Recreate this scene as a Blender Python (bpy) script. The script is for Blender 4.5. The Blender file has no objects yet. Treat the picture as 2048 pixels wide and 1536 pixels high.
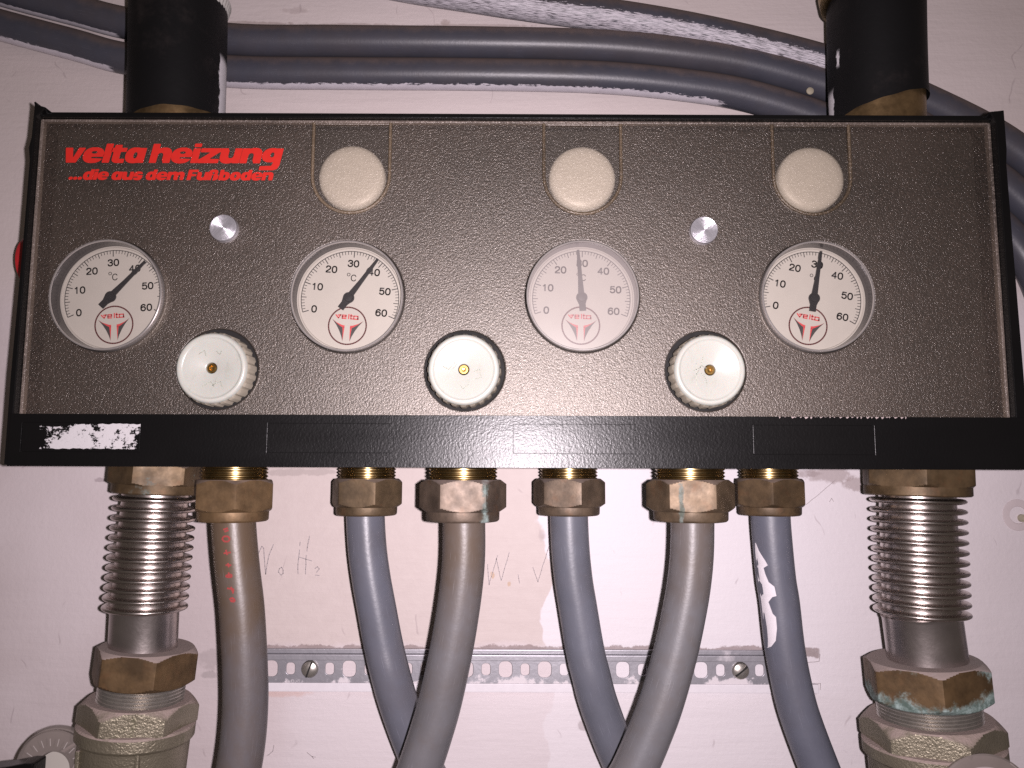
import bpy, bmesh, math, random
import numpy as np
from mathutils import Vector, Matrix
random.seed(7)
R = math.radians
MM = 0.001
scene = bpy.context.scene
COL = scene.collection

# ------------------------------------------------------------------ camera
PITCH, ROLL, FPX = 6.3, 0.22, 1540.0          # degrees, degrees, focal length in 2048-px-wide pixels
cam_data = bpy.data.cameras.new('camera')
cam = bpy.data.objects.new('camera', cam_data)
COL.objects.link(cam)
cam_data.sensor_fit = 'HORIZONTAL'
cam_data.sensor_width = 36.0
cam_data.lens = 36.0 * FPX / 2048.0
cam_data.clip_start = 0.01
cam_data.clip_end = 20.0
CROT = Matrix.Rotation(R(90 + PITCH), 3, 'X') @ Matrix.Rotation(R(ROLL), 3, 'Z')
cam.matrix_world = CROT.to_4x4()
scene.camera = cam

# ------------------------------------------------------------------ world, lamp, exposure
world = bpy.data.worlds.new('World')
scene.world = world
world.use_nodes = True
bg = world.node_tree.nodes['Background']
bg.inputs['Color'].default_value = (0.95, 0.79, 0.66, 1)
bg.inputs['Strength'].default_value = 0.07
flash_data = bpy.data.lights.new('phone_flash', 'AREA')
flash_data.shape = 'DISK'
flash_data.size = 0.0055
flash_data.energy = 2.85
flash_data.spread = R(150)
flash_data.color = (1.0, 0.893, 0.945)
flash = bpy.data.objects.new('phone_flash', flash_data)
COL.objects.link(flash)
flash.matrix_world = Matrix.Translation((0.0135, -0.004, 0.0005)) @ Matrix.Rotation(R(90 + 2), 4, 'X')
vs = scene.view_settings
vs.view_transform = 'Standard'
vs.look = 'None'
vs.exposure = 0.0
vs.gamma = 1.0
vs.use_curve_mapping = False
scene.cycles.max_bounces = 8
scene.cycles.transparent_max_bounces = 16
scene.cycles.caustics_reflective = False
scene.cycles.sample_clamp_indirect = 3.0
scene.cycles.use_denoising = False


def P(px, py, Y):
    """world point (metres) on the vertical plane Y (mm) that a point of the photograph shows"""
    d = CROT @ Vector(((px - 1024.0) / FPX, -(py - 768.0) / FPX, -1.0))
    return d * (Y * MM / d.y)


def S(Y):
    return FPX / Y            # px per mm at that depth


# ------------------------------------------------------------------ node helpers
class NT:
    def __init__(self, name):
        self.m = bpy.data.materials.new(name)
        self.m.use_nodes = True
        self.t = self.m.node_tree
        self.b = self.t.nodes['Principled BSDF']
        self.out = self.t.nodes['Material Output']
        self.tc = self.t.nodes.new('ShaderNodeTexCoord')

    def put(self, sock, v):
        if isinstance(v, bpy.types.NodeSocket):
            self.t.links.new(v, sock)
        elif v is not None:
            if isinstance(v, (tuple, list)) and len(v) == 3 and sock.type == 'RGBA':
                v = (*v, 1)
            sock.default_value = v

    def set(self, **k):
        for a, v in k.items():
            self.put(self.b.inputs[a.replace('_', ' ')], v)
        return self

    @property
    def obj(self):
        return self.tc.outputs['Object']

    @property
    def uv(self):
        return self.tc.outputs['UV']

    def math(self, op, a, b=0.0, c=None, clamp=False):
        n = self.t.nodes.new('ShaderNodeMath')
        n.operation = op
        n.use_clamp = clamp
        self.put(n.inputs[0], a)
        self.put(n.inputs[1], b)
        if c is not None:
            self.put(n.inputs[2], c)
        return n.outputs[0]

    def map(self, v, loc=(0, 0, 0), scale=(1, 1, 1)):
        n = self.t.nodes.new('ShaderNodeMapping')
        self.put(n.inputs[0], v)
        n.inputs[1].default_value = loc
        n.inputs[3].default_value = scale
        return n.outputs[0]

    def noise(self, scale, v=None, detail=4, rough=0.55, dist=0.0, color=False):
        n = self.t.nodes.new('ShaderNodeTexNoise')
        self.put(n.inputs['Vector'], v if v is not None else self.obj)
        n.inputs['Scale'].default_value = scale
        n.inputs['Detail'].default_value = detail
        n.inputs['Roughness'].default_value = rough
        n.inputs['Distortion'].default_value = dist
        return n.outputs['Color' if color else 'Fac']

    def voronoi(self, scale, v=None, feature='F1', out='Distance'):
        n = self.t.nodes.new('ShaderNodeTexVoronoi')
        n.feature = feature
        self.put(n.inputs['Vector'], v if v is not None else self.obj)
        n.inputs['Scale'].default_value = scale
        return n.outputs[out]

    def ss(self, v, lo, hi):
        n = self.t.nodes.new('ShaderNodeMapRange')
        n.interpolation_type = 'SMOOTHSTEP'
        self.put(n.inputs[0], v)
        self.put(n.inputs[1], lo)
        self.put(n.inputs[2], hi)
        return n.outputs[0]

    def mix(self, f, a, b):
        n = self.t.nodes.new('ShaderNodeMix')
        n.data_type = 'RGBA'
        self.put(n.inputs[0], f)
        self.put(n.inputs[6], a)
        self.put(n.inputs[7], b)
        return n.outputs[2]

    def fmix(self, f, a, b):
        n = self.t.nodes.new('ShaderNodeMix')
        n.data_type = 'FLOAT'
        self.put(n.inputs[0], f)
        self.put(n.inputs[2], a)
        self.put(n.inputs[3], b)
        return n.outputs[0]

    def xyz(self, v=None):
        n = self.t.nodes.new('ShaderNodeSeparateXYZ')
        self.put(n.inputs[0], v if v is not None else self.obj)
        return n.outputs

    def bump(self, h, strength=0.3, dist=0.001, normal=None):
        n = self.t.nodes.new('ShaderNodeBump')
        n.inputs['Strength'].default_value = strength
        n.inputs['Distance'].default_value = dist
        self.put(n.inputs['Height'], h)
        if normal is not None:
            self.put(n.inputs['Normal'], normal)
        self.put(self.b.inputs['Normal'], n.outputs[0])
        return n.outputs[0]

    def band(self, v, lo, hi, soft):
        a = self.ss(v, lo - soft, lo + soft)
        b = self.ss(v, hi - soft, hi + soft)
        return self.math('MULTIPLY', a, self.math('SUBTRACT', 1.0, b))

    def up(self):
        """z of the true normal: where dust settles"""
        g = self.t.nodes.new('ShaderNodeNewGeometry')
        return self.xyz(g.outputs['Normal'])[2]

    def mixshader(self, f, a, b):
        n = self.t.nodes.new('ShaderNodeMixShader')
        self.put(n.inputs[0], f)
        self.t.links.new(a, n.inputs[1])
        self.t.links.new(b, n.inputs[2])
        return n.outputs[0]


def simple(name, col, rough=0.5, metal=0.0, var=0.15, scale=200, bump=0.0, bscale=900, **k):
    n = NT(name)
    f = n.noise(scale)
    lo = tuple(c * (1 - var) for c in col)
    hi = tuple(min(1, c * (1 + var)) for c in col)
    n.set(Base_Color=n.mix(f, lo, hi), Metallic=metal)
    n.set(Roughness=n.fmix(n.noise(scale * 1.7), max(0.02, rough * 0.8), min(1, rough * 1.2)))
    n.set(**k)
    if bump:
        n.bump(n.noise(bscale), bump, 0.0006)
    return n.m


# ------------------------------------------------------------------ mesh helpers
BASE = {}          # object name -> world base of its root


def finish(me, angle=32):
    for p in me.polygons:
        p.use_smooth = True
    try:
        me.set_sharp_from_angle(angle=R(angle))
    except Exception:
        pass
    return me


def obj(name, me, mat, parent=None):
    o = bpy.data.objects.new(name, me)
    COL.objects.link(o)
    me.name = name
    if mat is not None:
        me.materials.clear()
        me.materials.append(mat)
    if parent is not None:
        b = BASE[parent.name]
        me.transform(Matrix.Translation(-b))
        o.parent = parent
        BASE[o.name] = b
    else:
        BASE[o.name] = Vector((0, 0, 0))
    return o


def thing(name, label, cat, base, group=None):
    o = bpy.data.objects.new(name, None)
    COL.objects.link(o)
    o.empty_display_size = 0.01
    o.location = base
    o['label'] = label
    o['category'] = cat
    if group:
        o['group'] = group
    BASE[o.name] = Vector(base)
    return o


def rings(centers, N, B, rads, segs=48, caps=(True, True), us=None):
    """skin a row of rings; centers: list of Vectors; N,B: one or a list of frame vectors; rads: scalar or array per ring"""
    n = len(centers)
    if not isinstance(N, list):
        N = [N] * n
        B = [B] * n
    ang = [2 * math.pi * j / segs - math.pi for j in range(segs)]
    vs, fs, uvs = [], [], []
    for i in range(n):
        for j, a in enumerate(ang):
            r = float(rads[i][j] if hasattr(rads[i], "__len__") else rads[i])
            vs.append(centers[i] + r * (math.cos(a) * N[i] + math.sin(a) * B[i]))
    if us is None:
        us = [0.0]
        for i in range(1, n):
            us.append(us[-1] + (centers[i] - centers[i - 1]).length * 10)
    for i in range(n - 1):
        for j in range(segs):
            k = (j + 1) % segs
            fs.append((i * segs + j, i * segs + k, (i + 1) * segs + k, (i + 1) * segs + j))
            uvs += [(us[i], j / segs), (us[i], (j + 1) / segs), (us[i + 1], (j + 1) / segs), (us[i + 1], j / segs)]
    if caps[0]:
        fs.append(tuple(reversed(range(segs))))
        uvs += [(us[0], 0.5)] * segs
    if caps[1]:
        fs.append(tuple(range((n - 1) * segs, n * segs)))
        uvs += [(us[-1], 0.5)] * segs
    me = bpy.data.meshes.new('m')
    me.from_pydata([tuple(v) for v in vs], [], fs)
    l = me.uv_layers.new(name='UVMap')
    l.data.foreach_set('uv', np.array(uvs, dtype=np.float32).ravel())
    bm = bmesh.new()
    bm.from_mesh(me)
    bmesh.ops.recalc_face_normals(bm, faces=bm.faces)
    bm.to_mesh(me)
    bm.free()
    return me


def frame(axis, ref=Vector((0, -1, 0))):
    T = axis.normalized()
    if abs(T.dot(ref)) > 0.95:
        ref = Vector((0, 0, 1))
    N = (ref - T * T.dot(ref)).normalized()
    return T, N, T.cross(N)


def lathe(base, axis, prof, segs=64, caps=(True, True), rot=0.0, smooth=32):
    """prof: (height mm, radius mm) pairs along axis from base"""
    T, N, B = frame(axis)
    N2 = N * math.cos(rot) + B * math.sin(rot)
    B2 = B * math.cos(rot) - N * math.sin(rot)
    cs = [base + T * (h * MM) for h, r in prof]
    us = [0.0]
    for a, b in zip(prof, prof[1:]):
        us.append(us[-1] + math.hypot(b[0] - a[0], b[1] - a[1]) * MM * 10)
    return finish(rings(cs, N2, B2, [r * MM for h, r in prof], segs, caps, us), smooth)


def hexr(segs, flat):
    out = []
    for j in range(segs):
        a = 2 * math.pi * j / segs
        b = (a % (math.pi / 3)) - math.pi / 6
        out.append(flat / math.cos(b))
    return np.array(out)


def hexnut(base, axis, h, flat, rot=0.0, ch_top=1.0, ch_bot=1.0, bore=None, segs=96):
    """hexagonal prism whose corners are chamfered by a cone; flat = half width across flats (mm)"""
    T, N, B = frame(axis)
    N2 = N * math.cos(rot) + B * math.sin(rot)
    B2 = B * math.cos(rot) - N * math.sin(rot)
    hx = hexr(segs, flat)
    c = flat / math.cos(math.pi / 6) - flat
    hs = [0, .15, .3, .45, .6, .8, 1.0]
    k = 1.9
    zs, rr = [], []
    for t in hs:
        zs.append(t * c / k * ch_bot * 1.3)
        rr.append(np.minimum(hx, flat * 0.985 + k * zs[-1] / max(ch_bot, .01) / 1.3 if ch_bot > 0 else 1e9))
    zz, r2 = [], []
    for t in hs:
        zz.append(h - t * c / k * ch_top * 1.3)
        r2.append(np.minimum(hx, flat * 0.985 + k * (h - zz[-1]) / max(ch_top, .01) / 1.3 if ch_top > 0 else 1e9))
    zs += zz[::-1]
    rr += r2[::-1]
    cs = [base + T * (z * MM) for z in zs]
    me = rings(cs, N2, B2, [r * MM for r in rr], segs)
    return finish(me, 22)


def catmull(pts, n=10):
    out = []
    p = [pts[0] * 2 - pts[1]] + list(pts) + [pts[-1] * 2 - pts[-2]]
    for i in range(1, len(p) - 2):
        a, b, c, d = p[i - 1], p[i], p[i + 1], p[i + 2]
        for s in range(n):
            t = s / n
            out.append(0.5 * ((2 * b) + (c - a) * t + (2 * a - 5 * b + 4 * c - d) * t * t + (3 * b - a - 3 * c + d) * t ** 3))
    out.append(pts[-1].copy())
    return out


def tube(pts, r, segs=40, n=10, caps=(True, True), lead=0):
    """lead: how many points at the start lie before the origin of the length coordinate"""
    c = catmull(pts, n)
    us = [0.0]
    for a, b in zip(c, c[1:]):
        us.append(us[-1] + (b - a).length * 10)
    us = [u - us[lead * n] for u in us]
    N, B = [], []
    for i in range(len(c)):
        t = c[min(i + 1, len(c) - 1)] - c[max(i - 1, 0)]
        T, n_, b_ = frame(t)
        N.append(n_)
        B.append(b_)
    return finish(rings(c, N, B, [r * MM] * len(c), segs, caps, us), 40)


def box(x0, x1, y0, y1, z0, z1, bev=0.0, segs=2):
    bm = bmesh.new()
    bmesh.ops.create_cube(bm, size=1)
    for v in bm.verts:
        v.co = Vector(((x0 + x1) / 2 + v.co.x * (x1 - x0), (y0 + y1) / 2 + v.co.y * (y1 - y0), (z0 + z1) / 2 + v.co.z * (z1 - z0)))
    if bev:
        bmesh.ops.bevel(bm, geom=bm.edges[:], offset=bev, segments=segs, affect='EDGES', profile=0.6)
    me = bpy.data.meshes.new('m')
    bm.to_mesh(me)
    bm.free()
    return finish(me, 8)


def prism(loop, y0, y1, bev=0.0):
    """loop: list of (x,z) in metres, extruded from y0 (front) to y1"""
    bm = bmesh.new()
    f = [bm.verts.new((x, y0, z)) for x, z in loop]
    b = [bm.verts.new((x, y1, z)) for x, z in loop]
    n = len(loop)
    bm.faces.new(f)
    bm.faces.new(b[::-1])
    for i in range(n):
        bm.faces.new((f[i], b[i], b[(i + 1) % n], f[(i + 1) % n]))
    bmesh.ops.recalc_face_normals(bm, faces=bm.faces)
    if bev:
        bmesh.ops.bevel(bm, geom=bm.edges[:], offset=bev, segments=2, affect='EDGES', profile=0.6)
    me = bpy.data.meshes.new('m')
    bm.to_mesh(me)
    bm.free()
    return finish(me, 8)


def plate(outer, holes, y0, y1, bev=0.0, res=3):
    """flat plate with holes: loops of (x,z), front face at y0, back at y1"""
    cu = bpy.data.curves.new('c', 'CURVE')
    cu.dimensions = '2D'
    cu.fill_mode = 'BOTH'
    cu.extrude = (y1 - y0) / 2 - bev
    cu.bevel_depth = bev
    cu.bevel_resolution = 1
    cu.offset = -bev
    for loop in [outer] + holes:
        s = cu.splines.new('POLY')
        s.points.add(len(loop) - 1)
        for p, (x, z) in zip(s.points, loop):
            p.co = (x, z, 0, 1)
        s.use_cyclic_u = True
    o = bpy.data.objects.new('c', cu)
    COL.objects.link(o)
    dg = bpy.context.evaluated_depsgraph_get()
    dg.update()
    me = bpy.data.meshes.new_from_object(o.evaluated_get(dg))
    bpy.data.objects.remove(o)
    bpy.data.curves.remove(cu)
    # curve xy plane -> world xz plane, facing -Y
    me.transform(Matrix.Translation((0, (y0 + y1) / 2, 0)) @ Matrix.Rotation(R(90), 4, 'X'))
    return finish(me, 12)


def circle(x, z, r, n=64):
    return [(x + r * math.cos(2 * math.pi * i / n), z + r * math.sin(2 * math.pi * i / n)) for i in range(n)]


def merge(*mes):
    # several boxes of one part in one mesh
    bm = bmesh.new()
    for m in mes:
        bm.from_mesh(m)
    me = bpy.data.meshes.new('m')
    bm.to_mesh(me)
    bm.free()
    return finish(me, 8)


def flatmesh(polys, y):
    """list of polygons of (x,z) at depth y, facing -Y"""
    vs, fs = [], []
    for p in polys:
        a = sum(p[i][0] * p[(i + 1) % len(p)][1] - p[(i + 1) % len(p)][0] * p[i][1] for i in range(len(p)))
        if a < 0:
            p = p[::-1]
        fs.append(tuple(range(len(vs), len(vs) + len(p))))
        vs += [(x, y, z) for x, z in p]
    me = bpy.data.meshes.new('m')
    me.from_pydata(vs, [], fs)
    return me


def ribbon(pts, w):
    """polyline (x,z) -> list of quads of width w"""
    out = []
    for (x0, z0), (x1, z1) in zip(pts, pts[1:]):
        dx, dz = x1 - x0, z1 - z0
        l = math.hypot(dx, dz) or 1e-9
        nx, nz = -dz / l * w / 2, dx / l * w / 2
        ex, ez = dx / l * w * .25, dz / l * w * .25
        out.append([(x0 - ex + nx, z0 - ez + nz), (x0 - ex - nx, z0 - ez - nz), (x1 + ex - nx, z1 + ez - nz), (x1 + ex + nx, z1 + ez + nz)])
    return out


DIGIT = {
    '0': [[(4.3 * math.copysign(abs(math.cos(R(d))) ** .85, math.cos(R(d))), 6.2 * math.copysign(abs(math.sin(R(d))) ** .85, math.sin(R(d)))) for d in range(0, 361, 15)]],
    '1': [[(-2.6, 3.4), (-.6, 4.4), (.9, 6.2), (.9, -6.4)]],
    '2': [[(-3.9, 2.8), (-3.4, 4.9), (-1.6, 6.1), (1, 6.1), (3.3, 5), (4, 3), (3.3, .9), (0, -1.9), (-3.2, -4.2), (-4.1, -6.0)], [(-4.3, -6.1), (4.4, -6.1)]],
    '3': [[(-3.9, 3.6), (-2.7, 5.5), (0, 6.2), (2.9, 5.3), (3.8, 3.3), (2.7, 1.2), (-.6, .6)], [(-.6, .6), (3, -.2), (4.3, -2.7), (3.1, -5.2), (0, -6.2), (-3.1, -5.3), (-4.2, -3.1)]],
    '4': [[(1.9, -6.4), (1.9, 6.2)], [(1.9, 5.9), (-4.5, -2.6)], [(-4.7, -2.6), (4.6, -2.6)]],
    '5': [[(3.8, 6.1), (-2.9, 6.1)], [(-2.9, 6.1), (-3.8, .1)], [(-3.8, .1), (-1.7, 1.5), (1, 1.8), (3.5, .4), (4.3, -2.1), (3.4, -5), (.4, -6.2), (-2.7, -5.4), (-4.1, -3.6)]],
    '6': [[(3.9, 3.9), (2.7, 5.6), (.4, 6.2), (-2.4, 5.2), (-4, 2.3), (-4.3, -1.6), (-3.5, -4.6), (-.6, -6.2), (2.5, -5.4), (4.2, -2.6), (3.1, .4), (.4, 1.7), (-2.3, .8), (-4.1, -1.6)]],
    'C': [[(4.4, 3.2), (3, 5.3), (.4, 6.2), (-2.6, 5.3), (-4.4, 2.6), (-4.7, 0), (-4.4, -2.6), (-2.6, -5.3), (.4, -6.2), (3, -5.3), (4.5, -3.1)]],
}


def digits(txt, cx, cz, rot, px, w, k=1.0):
    out = []
    ca, sa = math.cos(rot), math.sin(rot)
    for i, c in enumerate(txt):
        ox = (i - (len(txt) - 1) / 2) * 12.2 * k
        for pl in DIGIT[c]:
            v = [Vector((p[0], p[1], 0)) for p in pl]
            if len(v) > 4:
                v = catmull(v, 3)
            q = [((ox + p.x * k) * px, p.y * k * px) for p in v]
            out += ribbon([(cx + a * ca - b * sa, cz + a * sa + b * ca) for a, b in q], w * px)
    return out


# heavy display letters drawn as unions and cut-outs, traced by marching squares
def _poly(X, Y, pts):
    ins = np.zeros(X.shape, bool)
    n = len(pts)
    for i in range(n):
        x0, y0 = pts[i]
        x1, y1 = pts[(i + 1) % n]
        if y0 == y1:
            continue
        c = ((y0 > Y) != (y1 > Y)) & (X < (x1 - x0) * (Y - y0) / (y1 - y0) + x0)
        ins ^= c
    return ins


def _ell(X, Y, cx, cy, rx, ry, p=2.3):
    return (np.abs((X - cx) / rx) ** p + np.abs((Y - cy) / ry) ** p) < 1


def _bx(x0, y0, x1, y1):
    return ('p', [(x0, y0), (x1, y0), (x1, y1), (x0, y1)])


def _e(*a):
    return ('e', a)


N_SHAPE = [('+', _e(.86, .58, .57, .45)), ('-', _bx(.45, -.1, .86, .5)), ('-', _e(.68, .5, .18, .17)), ('+', _bx(.93, 0, 1.43, .62)), ('+', _bx(0, 0, .5, 1.0))]
A_SHAPE = [('+', _e(.64, .5, .64, .53)), ('+', _bx(.86, 0, 1.36, 1)), ('-', _e(.69, .5, .13, .21))]
GLYPH = {
    'v': (1.36, [('+', ('p', [(0, 1), (.52, 1), (.70, .32), (.93, 1), (1.42, 1), (.98, 0), (.30, 0)]))]),
    'e': (1.40, [('+', _e(.70, .5, .72, .53)), ('-', _e(.72, .69, .2, .085)), ('-', ('p', [(.58, .30), (1.6, .26), (1.6, .40), (.60, .385)]))]),
    'l': (.50, [('+', _bx(0, 0, .5, 1.28))]),
    't': (1.0, [('+', _bx(.12, .25, .62, 1.2)), ('+', _bx(-.04, .73, 1.02, 1.0)), ('+', _e(.55, .30, .43, .32)), ('+', _bx(.55, -.02, 1.0, .25)), ('-', ('p', [(.62, .27), (1.2, .27), (1.2, .70), (.62, .70)]))]),
    'a': (1.38, A_SHAPE),
    'h': (1.45, N_SHAPE + [('+', _bx(0, 0, .5, 1.28))]),
    'i': (.52, [('+', _bx(0, 0, .5, .98)), ('+', _bx(0, 1.06, .5, 1.30))]),
    'z': (1.42, [('+', _bx(.02, .72, 1.42, 1.0)), ('+', _bx(-.02, 0, 1.40, .28)), ('+', ('p', [(-.02, .2), (.62, .2), (1.42, .78), (.80, .78)]))]),
    'u': (1.45, 'flip_n'),
    'n': (1.45, N_SHAPE),
    'g': (1.40, [('+', _e(.64, .54, .64, .48)), ('-', ('p', [(.0, -.20), (.9, -.20), (.9, -.06), (.3, -.02)])), ('+', _bx(.86, -.10, 1.36, 1)), ('+', ('p', [(.02, -.46), (1.02, -.46), (1.26, -.38), (1.36, -.15), (1.36, 0), (.86, 0), (.80, -.17), (.02, -.19)])), ('-', _e(.69, .56, .13, .17))]),
    'd': (1.40, A_SHAPE + [('+', _bx(.86, 0, 1.36, 1.28))]),
    'b': (1.40, 'flip_d'),
    'o': (1.42, [('+', _e(.70, .5, .70, .53)), ('-', _e(.70, .5, .14, .2))]),
    's': (1.22, [('+', _e(.60, .5, .60, .53, 3)), ('-', ('p', [(.55, .60), (1.3, .62), (1.3, .74), (.55, .72)])), ('-', ('p', [(-.1, .27), (.62, .29), (.62, .40), (-.1, .38)]))]),
    'm': (2.2, N_SHAPE + [('+', _e(1.7, .58, .52, .45)), ('-', _bx(1.40, -.1, 1.68, .5)), ('-', _e(1.54, .5, .13, .15)), ('+', _bx(1.74, 0, 2.2, .62)), ('+', _bx(.93, 0, 1.42, .62))]),
    'F': (1.25, [('+', _bx(0, 0, .52, 1.28)), ('+', _bx(.3, .98, 1.28, 1.28)), ('+', _bx(.3, .48, 1.12, .76))]),
    'S': (1.45, [('+', _bx(0, 0, .5, 1.05)), ('+', _e(.60, .95, .60, .36)), ('+', _e(.80, .37, .58, .40)), ('-', _bx(.5, -.1, .70, .62)), ('-', _e(.62, .86, .16, .12)), ('-', ('p', [(.62, .60), (.86, .60), (.86, .66), (.62, .66)]))]),
    '.': (.60, [('+', _e(.28, .18, .28, .19))]),
}


def glyph_field(ch, n):
    w, ops = GLYPH[ch]
    g = np.arange(-.4, w + .45, 1 / (4 * n))
    h = np.arange(-.7, 1.6, 1 / (4 * n))
    g = g[:len(g) // 4 * 4]
    h = h[:len(h) // 4 * 4]
    X, Y = np.meshgrid(g, h)
    if ops == 'flip_n':
        X, Y, ops = 1.43 - X, 1 - Y, N_SHAPE
    elif ops == 'flip_d':
        X, ops = 1.36 - X, GLYPH['d'][1]
    M = np.zeros(X.shape, bool)
    for s, (k, a) in ops:
        q = _poly(X, Y, a) if k == 'p' else _ell(X, Y, *a)
        M = (M | q) if s == '+' else (M & ~q)
    F = M.astype(float).reshape(len(h) // 4, 4, len(g) // 4, 4).mean((1, 3))
    for _ in range(1):
        Q = np.pad(F, 1)
        F = (Q[1:-1, 1:-1] * 4 + Q[:-2, 1:-1] + Q[2:, 1:-1] + Q[1:-1, :-2] + Q[1:-1, 2:]) / 8
    return F, g[0] + 1.5 / (4 * n), h[0] + 1.5 / (4 * n), 1 / n


def trace(F, x0, y0, d):
    polys = []
    H, W = F.shape
    I = F >= .5
    for r in range(H - 1):
        run = None
        for c in range(W - 1):
            q = (I[r, c], I[r, c + 1], I[r + 1, c + 1], I[r + 1, c])
            if all(q):
                if run is None:
                    run = c
                continue
            if run is not None:
                polys.append([(x0 + run * d, y0 + r * d), (x0 + c * d, y0 + r * d), (x0 + c * d, y0 + (r + 1) * d), (x0 + run * d, y0 + (r + 1) * d)])
                run = None
            if not any(q):
                continue
            cs = [(c, r), (c + 1, r), (c + 1, r + 1), (c, r + 1)]
            v = [F[r, c], F[r, c + 1], F[r + 1, c + 1], F[r + 1, c]]
            pl = []
            for i in range(4):
                j = (i + 1) % 4
                if q[i]:
                    pl.append((x0 + cs[i][0] * d, y0 + cs[i][1] * d))
                if q[i] != q[j]:
                    t = (.5 - v[i]) / (v[j] - v[i])
                    pl.append((x0 + (cs[i][0] + (cs[j][0] - cs[i][0]) * t) * d, y0 + (cs[i][1] + (cs[j][1] - cs[i][1]) * t) * d))
            if len(pl) > 2:
                polys.append(pl)
        if run is not None:
            polys.append([(x0 + run * d, y0 + r * d), (x0 + (W - 1) * d, y0 + r * d), (x0 + (W - 1) * d, y0 + (r + 1) * d), (x0 + run * d, y0 + (r + 1) * d)])
    return polys


def headline(text, x0, z0, width, xh, shear, n=24, space=.18):
    """polygons of a heavy italic line: left x0, baseline z0, total width, x-height (metres)"""
    adv = sum(space if c == ' ' else GLYPH[c][0] for c in text)
    k = width / (adv * xh)
    polys, cur, cache = [], 0.0, {}
    for c in text:
        if c == ' ':
            cur += space
            continue
        if c not in cache:
            cache[c] = trace(*glyph_field(c, n))
        for p in cache[c]:
            polys.append([(x0 + ((cur + x) * k + shear * y) * xh, z0 + y * xh) for x, y in p])
        cur += GLYPH[c][0]
    return polys


def text_polys(s, size, cx, cz, rot=0.0, offset=0.0):
    """built-in font as flat polygons centred at (cx, cz)"""
    cu = bpy.data.curves.new('t', 'FONT')
    cu.body = s
    cu.size = size
    cu.offset = offset
    cu.resolution_u = 4
    o = bpy.data.objects.new('t', cu)
    COL.objects.link(o)
    dg = bpy.context.evaluated_depsgraph_get()
    dg.update()
    me = bpy.data.meshes.new_from_object(o.evaluated_get(dg))
    bpy.data.objects.remove(o)
    bpy.data.curves.remove(cu)
    co = [(v.co.x, v.co.y) for v in me.vertices]
    mx = (min(c[0] for c in co) + max(c[0] for c in co)) / 2
    my = (min(c[1] for c in co) + max(c[1] for c in co)) / 2
    ca, sa = math.cos(rot), math.sin(rot)
    out = []
    for p in me.polygons:
        out.append([(cx + (co[i][0] - mx) * ca - (co[i][1] - my) * sa, cz + (co[i][0] - mx) * sa + (co[i][1] - my) * ca) for i in p.vertices])
    bpy.data.meshes.remove(me)
    return out


# ------------------------------------------------------------------ depths (mm in front of the lens)
Y_WALL, Y_COVER, Y_STRIP = 525.0, 400.0, 393.0
Y_FRONT, Y_BACK, Y_CON, Y_RISER, Y_TOP = 425.0, 470.0, 450.0, 452.0, 513.5


def xz(px, py, Y):
    p = P(px, py, Y)
    return (p.x, p.z)


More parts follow.
